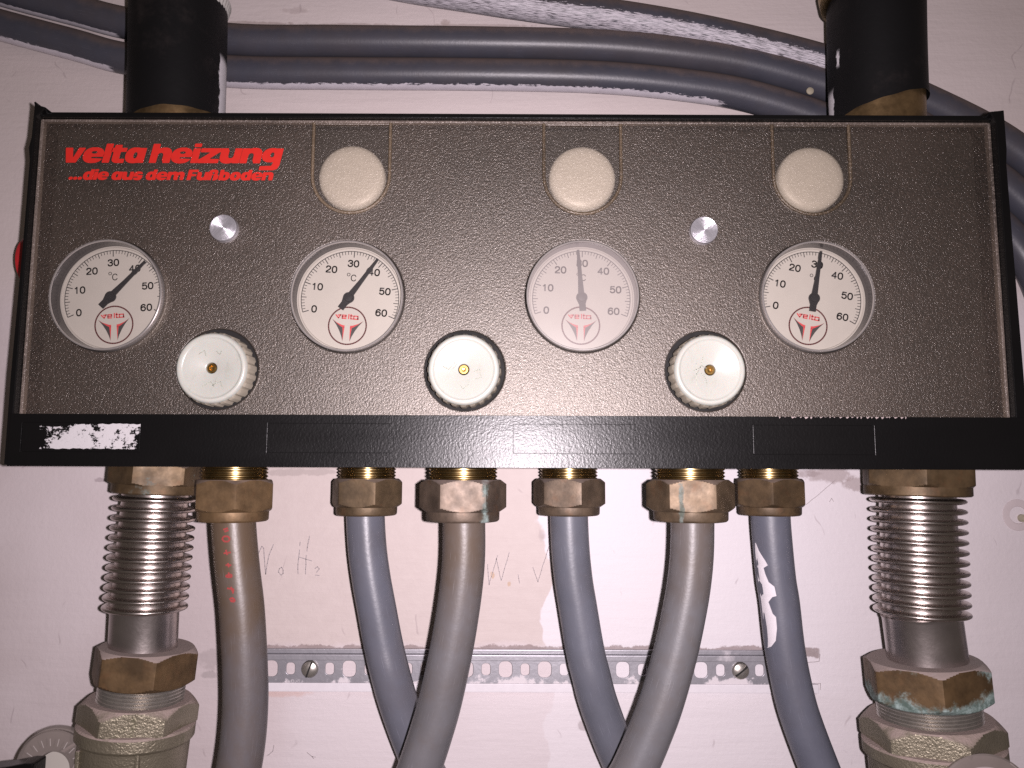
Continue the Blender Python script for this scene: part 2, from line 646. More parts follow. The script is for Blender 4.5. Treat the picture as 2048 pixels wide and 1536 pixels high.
# ================================================================== MATERIALS
def wall_material():
    n = NT('painted_plaster')
    x, y, z = n.xyz()
    warp = n.noise(28, detail=5, rough=.6, color=True)
    wx = n.math('ADD', x, n.math('MULTIPLY', n.math('SUBTRACT', n.xyz(warp)[0], .5), .016))
    wz = n.math('ADD', z, n.math('MULTIPLY', n.math('SUBTRACT', n.xyz(warp)[1], .5), .014))
    big = n.noise(6, detail=3)
    col = n.mix(n.ss(big, .35, .65), (.55, .475, .475), (.67, .595, .605))
    # older cream paint above the housing
    zt = P(1024, 600, Y_WALL).z
    top = n.ss(wz, zt - .02, zt + .02)
    col = n.mix(n.math('MULTIPLY', top, .85), col, n.mix(big, (.61, .53, .51), (.68, .60, .585)))
    # bare beige rectangle that the newer white paint stops short of
    x0, x1 = P(300, 1100, Y_WALL).x, P(1098, 1100, Y_WALL).x
    z0, z1 = P(800, 1292, Y_WALL).z, P(800, 800, Y_WALL).z
    lump = n.math('MULTIPLY', n.math('SUBTRACT', n.noise(17, v=n.map(n.obj, (3.1, 0, 1.7)), detail=4), .5), .05)
    bx = n.math('MULTIPLY', n.band(n.math('ADD', wx, lump), x0, x1, .0008), n.band(wz, z0, z1, .003))
    xl = P(360, 1100, Y_WALL).x
    # fresh white paint right of it
    fresh = n.math('MULTIPLY', n.ss(n.math('ADD', wx, lump), x1 - .001, x1 + .001), n.math('SUBTRACT', 1.0, top))
    fr_fade = n.math('SUBTRACT', 1.0, n.math('MULTIPLY', n.ss(wx, P(1500, 1100, Y_WALL).x, P(1800, 1100, Y_WALL).x), .45))
    col = n.mix(n.math('MULTIPLY', fresh, fr_fade), col, (.72, .675, .70))
    low = n.math('MULTIPLY', n.math('SUBTRACT', 1.0, n.ss(wz, P(800, 1400, Y_WALL).z, P(800, 1375, Y_WALL).z)), n.ss(wx, P(540, 1400, Y_WALL).x, P(620, 1400, Y_WALL).x))
    col = n.mix(n.math('MULTIPLY', low, .55), col, (.68, .625, .64))
    xb = n.ss(wx, P(430, 1100, Y_WALL).x, P(520, 1100, Y_WALL).x)
    col = n.mix(n.math('MULTIPLY', bx, xb), col, n.mix(n.noise(120, detail=5), (.555, .472, .45), (.63, .545, .52)))
    # fine specks of the paper-like surface
    sp = n.ss(n.noise(700, detail=3, rough=.7), .60, .74)
    col = n.mix(n.math('MULTIPLY', sp, .10), col, (.30, .25, .26))
    # grime line where the rail was painted around
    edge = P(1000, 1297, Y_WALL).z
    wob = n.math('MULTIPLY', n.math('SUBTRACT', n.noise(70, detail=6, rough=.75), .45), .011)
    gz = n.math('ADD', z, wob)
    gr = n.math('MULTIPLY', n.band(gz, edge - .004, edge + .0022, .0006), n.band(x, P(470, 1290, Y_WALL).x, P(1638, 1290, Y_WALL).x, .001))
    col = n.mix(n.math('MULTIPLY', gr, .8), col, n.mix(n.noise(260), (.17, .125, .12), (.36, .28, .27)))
    # smear of dirt right of the sixth pipe, under the housing, and scuffs
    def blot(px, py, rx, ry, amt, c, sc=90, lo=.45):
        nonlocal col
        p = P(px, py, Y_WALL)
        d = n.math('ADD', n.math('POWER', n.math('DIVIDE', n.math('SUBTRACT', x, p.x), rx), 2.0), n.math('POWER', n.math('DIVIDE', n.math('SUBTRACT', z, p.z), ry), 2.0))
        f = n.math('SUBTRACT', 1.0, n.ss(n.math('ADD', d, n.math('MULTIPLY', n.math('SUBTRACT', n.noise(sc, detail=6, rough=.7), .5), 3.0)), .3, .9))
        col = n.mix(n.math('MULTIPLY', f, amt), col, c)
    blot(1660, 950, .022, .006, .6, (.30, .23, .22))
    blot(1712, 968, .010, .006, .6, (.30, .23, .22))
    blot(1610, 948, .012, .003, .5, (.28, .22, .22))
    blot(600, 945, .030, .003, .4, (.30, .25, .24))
    blot(985, 1150, .0022, .0026, .7, (.50, .33, .20), 300)
    blot(1018, 1168, .0016, .002, .6, (.50, .33, .20), 300)
    blot(422, 1320, .012, .008, .4, (.33, .28, .28), 120)
    blot(417, 1350, .007, .003, .45, (.30, .26, .26), 120)
    blot(202, 960, .005, .002, .5, (.28, .22, .24), 200)
    blot(575, 1385, .020, .004, .5, (.60, .40, .35), 60)
    blot(1165, 1450, .004, .004, .5, (.30, .25, .25), 120)
    blot(160, 1430, .004, .003, .4, (.35, .28, .30), 200)
    blot(890, 45, .004, .003, .6, (.40, .31, .29), 260)
    blot(590, 20, .012, .003, .4, (.42, .34, .33), 200)
    blot(470, 46, .055, .0022, .6, (.34, .27, .25), 160)
    blot(700, 50, .045, .0018, .55, (.34, .27, .25), 160)
    blot(955, 51, .050, .0016, .5, (.34, .27, .25), 160)
    blot(1230, 40, .030, .003, .25, (.40, .31, .29), 120)
    # thin hairs and scratches
    wv = n.t.nodes.new('ShaderNodeTexWave')
    n.put(wv.inputs['Vector'], n.map(n.obj, (0, 0, 0), (1, 1, 1)))
    wv.inputs['Scale'].default_value = 9
    wv.inputs['Distortion'].default_value = 14
    wv.inputs['Detail'].default_value = 4
    hair = n.math('MULTIPLY', n.ss(wv.outputs['Fac'], .993, 1.0), n.ss(n.noise(38, detail=2), .60, .66))
    col = n.mix(n.math('MULTIPLY', hair, .35), col, (.30, .24, .25))
    n.set(Base_Color=col, Roughness=.62, Specular_IOR_Level=.25)
    brush = n.noise(60, v=n.map(n.obj, scale=(.25, 1, 2.2)), detail=5)
    h = n.math('ADD', n.math('MULTIPLY', n.noise(240, detail=6, rough=.65), .6), n.math('MULTIPLY', brush, 1.2))
    n.bump(h, .35, .0016)
    return n.m


def pipe_material(name, base, brown=0.0, brown_from=None, dust=0.0, paint=None, rough=.36, seed=0.0):
    """grey plastic pipe; UV.x = length (decimetres), UV.y = angle (0.5 faces the camera)"""
    n = NT(name)
    u, v, _ = n.xyz(n.uv)
    vv = n.map(n.obj, (seed, seed * .7, 0))
    f = n.noise(45, v=vv, detail=4)
    col = n.mix(f, tuple(c * .58 for c in base), tuple(c * .92 for c in base))
    st = n.noise(30, v=n.map(n.uv, (seed, 0, 0), (.6, 14, 1)), detail=4)
    rgh = n.fmix(st, rough * .8, rough * 1.35)
    if brown:
        bf = n.noise(9, v=n.map(vv, (2, 0, 0)), detail=4)
        m = n.ss(n.math('ADD', n.math('MULTIPLY', bf, .6), n.math('MULTIPLY', n.noise(60, v=n.map(vv, (0, 3, 0)), detail=6, rough=.7), .4)), .40, .62)
        if brown_from is not None:
            k = n.math('SUBTRACT', 1.0, n.ss(n.math('ADD', u, n.math('MULTIPLY', n.math('SUBTRACT', f, .5), 1.1)), brown_from - .5, brown_from + .5))
            m = n.math('MAXIMUM', k, n.math('MULTIPLY', m, .5))
        col = n.mix(n.math('MULTIPLY', m, brown), col, (.095, .063, .038))
    scr = n.math('MULTIPLY', n.ss(n.noise(5, v=n.map(n.uv, (seed, 0, 0), (1.2, 60, 1)), detail=3), .64, .72), .35)
    col = n.mix(scr, col, tuple(min(1, c * 2.1 + .05) for c in base))
    if dust:
        w = n.math('ADD', n.up(), n.math('MULTIPLY', n.math('SUBTRACT', n.noise(90, detail=6, rough=.7), .5), .9))
        dm = n.ss(w, -.02, .72)
        col = n.mix(n.math('MULTIPLY', dm, dust), col, (.155, .11, .095))
        rgh = n.fmix(n.math('MULTIPLY', dm, dust), rgh, .9)
    h = n.noise(500, detail=3)
    if paint:
        total = None
        for (u0, u1, v0, v1, ragged, hard) in paint:
            w1 = n.math('MULTIPLY', n.math('SUBTRACT', n.noise(18, v=n.map(n.uv, (seed + u0, v0, 0), (1, 2.5, 1)), detail=7, rough=.7), .5), ragged)
            mm = n.math('MULTIPLY', n.band(n.math('ADD', v, w1), v0, v1, .004), n.band(n.math('ADD', u, n.math('MULTIPLY', w1, 2.0)), u0, u1, .02))
            if hard < 1:
                streak = n.ss(n.noise(11, v=n.map(n.uv, (seed * 2, 0, 0), (1.0, 16, 1)), detail=6, rough=.7), .58 - hard * .3, .66 - hard * .3)
                mm = n.math('MULTIPLY', mm, streak)
            total = mm if total is None else n.math('MAXIMUM', total, mm)
        col = n.mix(total, col, n.mix(n.noise(140), (.52, .48, .53), (.70, .66, .71)))
        rgh = n.fmix(total, rgh, .6)
        h = n.math('ADD', h, n.math('MULTIPLY', total, 1.5))
    n.set(Base_Color=col, Roughness=rgh, Specular_IOR_Level=.45)
    n.bump(h, .12, .0005)
    return n.m


def brass_material(name, verdigris=0.0, vz=None, tone=(.30, .195, .10), rough=.5, metal=.5, seed=0.0, dust=0.35, vx=None):
    n = NT(name)
    v = n.map(n.obj, (seed, seed, seed))
    f = n.noise(70, v=v, detail=5, rough=.65)
    col = n.mix(n.ss(f, .3, .72), tuple(c * .42 for c in tone), tuple(c * .92 for c in tone))
    ruddy = n.ss(n.noise(130, v=n.map(v, (5, 1, 0)), detail=4), .55, .75)
    col = n.mix(n.math('MULTIPLY', ruddy, .3), col, (.16, .075, .035))
    met = metal
    rgh = n.fmix(n.noise(160, v=v, detail=4), rough * .75, rough * 1.4)
    d = n.math('ADD', n.up(), n.math('MULTIPLY', n.math('SUBTRACT', n.noise(180, detail=4), .5), .5))
    dm = n.math('MULTIPLY', n.ss(d, .45, .8), dust)
    if verdigris:
        g = n.noise(38, v=n.map(v, (1.3, 0, .4)), detail=6, rough=.72)
        if vz is not None:
            z = n.xyz()[2]
            g = n.math('ADD', g, n.math('MULTIPLY', n.ss(z, vz[1], vz[0]), vz[2]))
            g = n.math('ADD', g, n.math('MULTIPLY', n.ss(n.xyz()[0], .004, .030), .13))
        if vx is not None:
            dx = n.math('ABSOLUTE', n.math('SUBTRACT', n.math('ADD', n.xyz()[0], n.math('MULTIPLY', n.math('SUBTRACT', n.noise(90, v=v, detail=4), .5), .004)), vx[0]))
            g = n.math('SUBTRACT', g, n.math('SUBTRACT', .16, n.math('MULTIPLY', n.math('SUBTRACT', 1.0, n.ss(dx, 0.0, vx[1])), vx[2])))
        m = n.math('MULTIPLY', n.ss(g, .57, .71), verdigris)
        vc = n.mix(n.ss(n.noise(170, detail=6, rough=.75), .36, .66), (.07, .105, .09), (.28, .355, .34))
        col = n.mix(m, col, vc)
        met = n.fmix(m, metal, 0.0)
        rgh = n.fmix(m, rgh, .9)
    col = n.mix(dm, col, (.36, .29, .27))
    met = n.fmix(dm, met, 0.0) if not isinstance(met, float) or dust else met
    rgh = n.fmix(dm, rgh, .9)
    n.set(Base_Color=col, Metallic=met, Roughness=rgh)
    n.bump(n.noise(420, detail=4), .14, .0006)
    return n.m


def black_plastic(name, scratch=0.3, rough=.29, spec=.24):
    n = NT(name)
    f = n.noise(18, detail=4)
    col = n.mix(f, (.0025, .0025, .0028), (.006, .0055, .0055))
    dustm = n.ss(n.noise(9, v=n.map(n.obj, (4, 0, 2)), detail=6, rough=.7), .55, .8)
    col = n.mix(n.math('MULTIPLY', dustm, .2), col, (.035, .03, .03))
    sc = n.ss(n.noise(24, v=n.map(n.obj, (0, 0, 0), (1, 1, 9)), detail=6, rough=.75), .66, .80)
    col = n.mix(n.math('MULTIPLY', sc, scratch * .3), col, (.20, .18, .18))
    rgh = n.fmix(n.noise(14, v=n.map(n.obj, (1, 0, 0), (1, 1, 6)), detail=4), rough * .85, rough * 1.25)
    n.set(Base_Color=col, Roughness=rgh, Specular_IOR_Level=spec)
    n.bump(n.math('ADD', n.noise(950, detail=2), n.math('MULTIPLY', n.noise(300, v=n.map(n.obj, scale=(3, 1, 1)), detail=3), .5)), .42, .0002)
    return n.m


def cover_material(name='smoked_pebbled_plastic', clear=.85, tint=(.93, .905, .865), base=(.062, .044, .036), rough=.42, spec=.054, spark=.014, scale=980, vary=.08):
    n = NT(name)
    dustm = n.ss(n.noise(9, detail=6, rough=.62), .32, .68)
    col = n.mix(dustm, tuple(c * .5 for c in base), tuple(c * 1.7 for c in base))
    peb = n.noise(scale, detail=2.5, rough=.6)
    col = n.mix(n.ss(peb, .45, .75), col, tuple(min(1, c * 2.0) for c in base))
    di = n.t.nodes.new('ShaderNodeBsdfDiffuse')
    n.put(di.inputs['Color'], col)
    tr = n.t.nodes.new('ShaderNodeBsdfTransparent')
    tr.inputs[0].default_value = (*tint, 1)

    def bumped(strength, dist):
        b = n.t.nodes.new('ShaderNodeBump')
        b.inputs['Strength'].default_value = strength
        b.inputs['Distance'].default_value = dist
        n.put(b.inputs['Height'], peb)
        return b.outputs[0]

    def gloss(w, r, nor):
        g = n.t.nodes.new('ShaderNodeBsdfGlossy')
        g.inputs['Color'].default_value = (w, w * .935, w * .88, 1)
        g.inputs['Roughness'].default_value = r
        n.put(g.inputs['Normal'], nor)
        return g.outputs[0]

    def add(a, b):
        x = n.t.nodes.new('ShaderNodeAddShader')
        n.t.links.new(a, x.inputs[0])
        n.t.links.new(b, x.inputs[1])
        return x.outputs[0]
    n.put(di.inputs['Normal'], bumped(1.0, .0004))
    # clarity wanders a little with the pebbles so that outlines behind it break up
    k = n.fmix(n.ss(peb, .35, .7), min(1, clear + vary), clear - vary)
    body = n.mixshader(k, di.outputs[0], tr.outputs[0])
    sh = add(add(body, gloss(spec, rough, bumped(1.0, .00032))), gloss(spark, .15, bumped(1.0, .0008)))
    n.put(n.out.inputs['Surface'], sh)
    return n.m


def lens_material(name, pale_mix=0.0):
    n = NT(name)
    tr = n.t.nodes.new('ShaderNodeBsdfTransparent')
    tr.inputs[0].default_value = (.95, .94, .92, 1)
    n.set(Base_Color=(.46, .41, .40), Roughness=.35, Specular_IOR_Level=.5)
    gl = n.t.nodes.new('ShaderNodeBsdfGlossy')
    gl.inputs['Roughness'].default_value = .06
    gl.inputs['Color'].default_value = (1, 1, 1, 1)
    fr = n.t.nodes.new('ShaderNodeFresnel')
    fr.inputs[0].default_value = 1.49
    s = n.mixshader(fr.outputs[0], tr.outputs[0], gl.outputs[0])
    pale_fac = n.math('MULTIPLY', n.fmix(n.noise(60, detail=5), .75, 1.2), pale_mix)  # share of pale diffuse colour mixed over the clear lens, varied by noise
    n.put(n.out.inputs['Surface'], n.mixshader(pale_fac, s, n.b.outputs[0]))
    return n.m


M = {}
M['wall'] = wall_material()
M['black'] = black_plastic('black_grained_plastic')
M['black_inner'] = simple('dark_brown_backing', (.006, .005, .0045), .8, var=.4, scale=60)
M['cover'] = cover_material()
M['cover_edge'] = cover_material('smoked_plastic_lit_edge', clear=.35, base=(.13, .105, .09), rough=.4)
M['pocket'] = cover_material('smoked_plastic_window', clear=.93, base=(.07, .052, .044), rough=.47, spec=.038, spark=.010, vary=.03)
M['ridge'] = cover_material('yellowed_plastic_ridge', clear=.5, tint=(.8, .74, .62), base=(.12, .09, .062), rough=.45, spec=.04)
M['red_print'] = simple('red_print', (.52, .020, .014), .5, var=.08, scale=300, Specular_IOR_Level=.3)
M['dial_white'] = simple('cream_dial', (.44, .41, .37), .55, var=.05, scale=120)
M['ink'] = simple('black_ink', (.03, .028, .028), .6, var=.1)
M['ink_red'] = simple('red_ink', (.52, .045, .05), .6, var=.1)
M['ink_maroon'] = simple('maroon_ink', (.14, .03, .03), .6, var=.1)
M['pointer'] = simple('black_pointer_enamel', (.012, .012, .014), .35, var=.1)
M['chrome'] = simple('polished_bezel', (.60, .56, .54), .2, .75, var=.1, scale=150)
M['bezel_inner'] = simple('grey_bezel_wall', (.085, .078, .08), .25, .6, var=.2, scale=150)
M['lens'] = lens_material('clear_lens', .03)
M['lens_pale'] = lens_material('pale_lens', .33)
def knob_material():
    n = NT('white_knob_plastic')
    col = n.mix(n.noise(90), (.395, .40, .355), (.435, .44, .40))
    sm = n.ss(n.noise(150, v=n.map(n.obj, scale=(1, 1, .6)), detail=6, rough=.7, dist=1.2), .54, .72)
    col = n.mix(n.math('MULTIPLY', sm, .4), col, (.27, .285, .235))
    n.set(Base_Color=col, Roughness=n.fmix(sm, .27, .45), Subsurface_Weight=.08, Subsurface_Scale=.002)
    n.bump(n.noise(500), .06, .0005)
    return n.m


M['knob'] = knob_material()
M['knob_side'] = simple('yellowed_knob_ribs', (.45, .40, .32), .4, var=.14, scale=120, bump=.1)
M['cap_white'] = simple('white_cap_plastic', (.50, .485, .455), .45, var=.06, scale=90)
M['brass_bright'] = simple('bright_brass', (.75, .48, .16), .24, 1.0, var=.2, scale=300)
M['hole'] = simple('dark_hole', (.01, .009, .008), .8)
M['alu'] = simple('turned_aluminium', (.66, .64, .68), .30, .9, var=.12, scale=160)
M['zinc'] = simple('galvanised_steel', (.36, .36, .41), .42, .55, var=.28, scale=90, bump=.15, bscale=400)
M['zinc_painted'] = None
M['screw'] = simple('nickel_screw', (.46, .43, .39), .34, .8, var=.25, scale=250)
M['steel'] = simple('stainless_steel', (.56, .50, .47), .29, 1.0, var=.3, scale=55, bump=.08, bscale=600)
M['steel_brushed'] = simple('brushed_steel', (.46, .41, .395), .31, .95, var=.35, scale=60, bump=.1, bscale=500)
M['thread_brass'] = simple('brass_thread', (.32, .235, .115), .30, 1.0, var=.35, scale=160)
M['pencil'] = simple('pencil_line', (.37, .325, .33), .8, var=.3, scale=700)
M['scribble'] = simple('faded_pen', (.37, .385, .32), .7, var=.3, scale=500)
M['white_paint'] = simple('white_paint_flake', (.70, .66, .69), .6, var=.08, scale=160, bump=.2)
M['red_plastic'] = simple('red_plastic', (.45, .02, .025), .4, var=.1)
M['blue_seal'] = simple('putty_drop', (.36, .32, .24), .6, var=.2)


# ================================================================== WALL
def build_wall():
    nx, nz = 240, 170
    x0, x1, z0, z1 = -1.15, 1.15, -.75, .85
    vs, fs = [], []
    from mathutils import noise as mn
    for j in range(nz + 1):
        for i in range(nx + 1):
            x = x0 + (x1 - x0) * i / nx
            z = z0 + (z1 - z0) * j / nz
            d = mn.noise(Vector((x * 9, z * 9, 1))) * .0009 + mn.noise(Vector((x * 30, z * 30, 4))) * .0004
            vs.append((x, Y_WALL * MM + d, z))
    for j in range(nz):
        for i in range(nx):
            a = j * (nx + 1) + i
            fs.append((a, a + 1, a + nx + 2, a + nx + 1))
    me = bpy.data.meshes.new('m')
    me.from_pydata(vs, [], fs)
    me.validate()
    o = obj('wall', finish(me), M['wall'])
    o['kind'] = 'structure'
    o['label'] = 'uneven pinkish white plaster wall with beige bare patch and pencil marks'
    return o


wall = build_wall()


def wall_marks(strokes, w, name, label):
    polys = []
    for s in strokes:
        pts = [xz(px, py, Y_WALL - 1.6) for px, py in s]
        # break long strokes up so that the pencil looks hand-drawn
        fine = []
        for a, b in zip(pts, pts[1:]):
            k = max(1, int(math.hypot(b[0] - a[0], b[1] - a[1]) / .0025))
            for t in range(k):
                fine.append((a[0] + (b[0] - a[0]) * t / k + random.uniform(-1, 1) * .00012, a[1] + (b[1] - a[1]) * t / k + random.uniform(-1, 1) * .00012))
        fine.append(pts[-1])
        polys += [q for q in ribbon(fine, w) if random.random() > .04]
    o = obj(name, flatmesh(polys, (Y_WALL - 1.6) * MM), M['pencil'], wall)
    o['label'] = label
    return o


def zm(x, y, ox=480, oy=1050, s=7.314):
    return (ox + x / s, oy + y / s)


wall_marks([[zm(*p) for p in q] for q in [
    [(255, 470), (280, 390), (320, 310), (350, 340), (358, 480), (375, 720)], [(375, 720), (400, 560), (430, 430), (490, 285)],
    [(560, 690), (575, 640), (610, 620), (635, 660), (630, 710), (600, 730), (565, 690)],
    [(880, 250), (865, 420), (845, 580), (850, 715)], [(1020, 160), (985, 330), (965, 500), (960, 720)], [(870, 470), (960, 500), (1050, 525)],
    [(1095, 640), (1130, 610), (1160, 640), (1120, 690), (1105, 730), (1160, 740)], [(1170, 660), (1260, 650)]]],
    .00055, 'pencil_note', 'faint pencil letters N and H on the bare beige wall')
wall_marks([[(500 + x / 3.413, 900 + y / 3.413) for x, y in q] for q in [
    [(1622, 780), (1632, 920)], [(1632, 920), (1690, 720)], [(1680, 740), (1715, 890)], [(1715, 890), (1770, 700)], [(1930, 800), (1965, 900)], [(1965, 900), (2040, 660)], [(1830, 850), (1840, 910)]]],
    .00045, 'pencil_note', 'faint pencil letters W and V beside the white paint edge')
wall_marks([[(1448 + x / 3.413, 900 + y / 3.413) for x, y in q] for q in [[(560, 372), (640, 310), (760, 205)], [(720, 355), (735, 330), (748, 352)]]],
           .0003, 'pencil_line', 'thin slanting pencil line under the housing')
wall_marks([[(500 + x / 4.386, 1186 + y / 4.386) for x, y in q] for q in [[(210, 1335), (200, 1385), (165, 1420), (150, 1425)], [(500, 1400), (545, 1435), (575, 1440)], [(545, 1435), (560, 1455)]]],
           .0004, 'scratch', 'two short dark hairs on the lower wall')
wall_marks([[(1581 + x / 4.386, 1186 + y / 4.386) for x, y in q] for q in [[(185, 800), (262, 795), (262, 850), (225, 888), (195, 860)], [(145, 610), (250, 600), (258, 540), (205, 490)]]],
           .0004, 'scratch', 'outline left in the paint at the rail end')


# painted-over wall plug at the right edge
def wall_plug():
    b = P(2036, 1030, Y_WALL)
    t = thing('wall_plug', 'painted over wall plug at the edge of the wall beside the corrugated hose', 'wall plug', b)
    obj('collar', lathe(b + Vector((0, .002, 0)), Vector((0, -1, 0)), [(0, 11), (2.4, 10.5), (2.6, 9.5), (2.6, 6), (1.6, 5.4)], 40, (True, True)), simple('plug_paint', (.56, .485, .49), .65, var=.08, scale=90, bump=.2), t)
    obj('hole', lathe(b + Vector((.002, .001, -.002)), Vector((0, -1, 0)), [(0, 2.6), (2.9, 2.6), (2.9, 1.6), (2.4, 1.4)], 20), M['blue_seal'], t)


wall_plug()


# ================================================================== MOUNTING RAIL
def slot(cx, cz, w, h, n=6):
    r = min(w, h) * .38
    out = []
    for qx, qz, a0 in ((1, 1, 0), (-1, 1, 90), (-1, -1, 180), (1, -1, 270)):
        for i in range(n + 1):
            a = R(a0 + 90 * i / n)
            out.append((cx + qx * (w / 2 - r) + r * math.cos(a), cz + qz * (h / 2 - r) + r * math.sin(a)))
    return out


def zinc_material():
    n = NT('galvanised_rail')
    f = n.noise(80, detail=4)
    col = n.mix(f, (.27, .265, .29), (.44, .43, .46))
    x, y, z = n.xyz()
    m = n.ss(n.math('ADD', n.noise(40, detail=6, rough=.7), n.math('MULTIPLY', z, -16)), .60, .66)
    m2 = n.math('MAXIMUM', m, n.math('MULTIPLY', n.ss(n.noise(25, v=n.map(n.obj, (3, 0, 0)), detail=5), .62, .7), .6))
    col = n.mix(m2, col, (.66, .61, .63))
    n.set(Base_Color=col, Metallic=n.fmix(m2, .55, 0.0), Roughness=n.fmix(m2, .42, .7))
    n.bump(n.noise(350, detail=4), .2, .0005)
    return n.m


def build_rail():
    YF = 519.0
    c = P(1050, 1343, YF)
    t = thing('mounting_rail', 'galvanised perforated mounting rail screwed to the wall behind the pipes', 'rail', c)
    mz = zinc_material()
    x0, x1 = P(495, 1343, YF).x, P(1612, 1343, YF).x
    zt, zb = P(1050, 1320.5, YF).z, P(1050, 1367, YF).z
    holes, screws = [], []
    k = 0
    while True:
        px = 542 + 39.1 * k
        if px > 1560:
            break
        cx, cz = xz(px, 1339 + (px - 1024) * .004, YF)
        if k in (2, 24):
            screws.append((cx, cz))
        if k % 2 == 0:
            holes.append(slot(cx, cz, .0088, .0102))
        else:
            holes.append(slot(cx, cz, .0058, .0076))
        k += 1
    obj('web', plate([(x0, zb), (x1, zb), (x1, zt), (x0, zt)], holes, YF * MM, (YF + 1.2) * MM, .0002), mz, t)
    # stepped upper and lower flanges
    z2, z3 = P(1050, 1309, YF).z, P(1050, 1300, YF).z
    obj('upper_lip', merge(box(x0, x1, (YF - 2.6) * MM, (YF + 1.3) * MM, zt, z2, .0004), box(x0, x1, (YF + .4) * MM, (YF + 3.4) * MM, z2 + .00002, z3, .0004)), mz, t)
    z5 = P(1050, 1385, YF).z
    lo = obj('lower_lip', box(x0 + .001, x1 + .008, (YF - .5) * MM, (YF + 4) * MM, z5, zb - .00002, .0006), M['white_paint'], t)
    lo['label'] = 'lower rail edge painted over in white'
    for (sx, sz), a in zip(screws, (70, 38)):
        prof = [(0, 5.5), (1.2, 5.5), (2.4, 4.8), (3.2, 3.2), (3.5, 1.4), (3.55, .2)]
        s = obj('screw', lathe(Vector((sx, YF * MM, sz)), Vector((0, -1, 0)), prof, 40), M['screw'], t)
        ca, sa = math.cos(R(a)), math.sin(R(a))
        b = box(-.0049, .0049, -.0037, -.0022, -.0005, .0005)
        b.transform(Matrix.Translation((sx, YF * MM, sz)) @ Matrix.Rotation(-R(a), 4, 'Y'))
        obj('slot', b, M['hole'], s)
    return t


build_rail()


# ================================================================== GREY PIPES ALONG THE WALL (TOP)
def wall_pipe(pts, label, mat, r=10.8, Y=Y_TOP):
    w = [P(px, py, Y) for px, py in pts]
    o = obj('heating_pipe', tube(w, r, 40, 8, lead=2), mat)
    o['label'] = label
    o['category'] = 'pipe'
    o['group'] = 'grey pipes running along the wall above the housing'
    return o


GREY = (.078, .079, .102)
pA = [(-700, -420), (0, -255), (560, -95), (760, -38), (977, -2), (1100, 16), (1240, 34), (1380, 58), (1520, 89), (1649, 123), (1750, 158), (1854, 203), (1973, 262), (2060, 322), (2140, 400), (2230, 560), (2280, 800), (2290, 1300), (2290, 2400)]
pB = [(-900, -330), (-500, -195), (-120, -62), (0, -20), (150, 20), (260, 48), (460, 79), (680, 83), (960, 86), (1200, 92), (1380, 109), (1500, 128), (1640, 166), (1750, 210), (1854, 264), (1960, 333), (2040, 398), (2110, 480), (2175, 640), (2205, 850), (2210, 1300), (2210, 2400)]
pC = [(-900, -245), (-500, -112), (-120, 15), (0, 50), (150, 90), (260, 119), (460, 143), (680, 147), (960, 149), (1200, 155), (1380, 172), (1500, 193), (1640, 236), (1760, 290), (1880, 360), (1980, 436), (2045, 505), (2090, 600), (2120, 730), (2132, 900), (2135, 1300), (2135, 2400)]
wall_pipe(pA, 'uppermost grey wall pipe with broad brushed white paint smears', pipe_material('grey_pipe_smeared', GREY, .25, dust=.8, paint=[(.2, 4.05, .53, .80, .16, .48), (.8, 3.4, .54, .95, .10, .35)], seed=1.3), Y=Y_TOP - 3)
wall_pipe(pB, 'middle grey wall pipe with dusty top and a putty drop at its end', pipe_material('grey_pipe_dusty', GREY, .15, dust=.75, paint=[(.2, 1.38, .70, .80, .05, .9)], seed=2.9))
wall_pipe(pC, 'lowest grey wall pipe with a ragged white paint strip along its underside', pipe_material('grey_pipe_edge_painted', GREY, .15, dust=.7, paint=[(.2, 1.33, .675, .80, .08, 1), (2.0, 5.6, .682, .80, .14, 1)], seed=4.1))
dr = obj('putty_drop', lathe(P(1620, 182, Y_TOP - 10.1), Vector((0, -1, 0)), [(0, 2.6), (.6, 2.4), (1.0, 1.5), (1.1, .3)], 24), M['blue_seal'])
dr['label'] = 'small dried beige putty drop on the middle grey pipe'
dr['category'] = 'putty drop'


# ================================================================== RISERS WITH BLACK SLEEVES
def sleeve_material(name, side, seed):
    n = NT(name)
    f = n.noise(14, v=n.map(n.obj, (seed, 0, 0)), detail=5)
    col = n.mix(f, (.0025, .0025, .003), (.007, .0065, .007))
    dm = n.ss(n.noise(22, v=n.map(n.obj, (seed, 2, 0)), detail=6, rough=.7), .52, .78)
    col = n.mix(n.math('MULTIPLY', dm, .35), col, (.05, .038, .036))
    u, v, _ = n.xyz(n.uv)
    w = n.math('MULTIPLY', n.math('SUBTRACT', n.noise(9, v=n.map(n.uv, (seed, 0, 0), (1, 3, 1)), detail=6, rough=.7), .5), .05)
    vv = n.math('ADD', v, w)
    if side > 0:
        m = n.math('MULTIPLY', n.band(vv, .722, .80, .003), n.band(u, .0, .40, .03))
    else:
        m = n.math('MULTIPLY', n.band(vv, .215, .264, .003), n.band(u, .0, .20, .03))
        m = n.math('MAXIMUM', m, n.math('MULTIPLY', n.band(vv, .283, .298, .003), n.band(u, .33, .42, .02)))
    col = n.mix(m, col, (.66, .63, .66))
    n.set(Base_Color=col, Roughness=n.fmix(m, .55, .6), Specular_IOR_Level=.22)
    n.bump(n.math('ADD', n.noise(200, detail=5), n.math('MULTIPLY', m, 1.0)), .2, .0006)
    return n.m


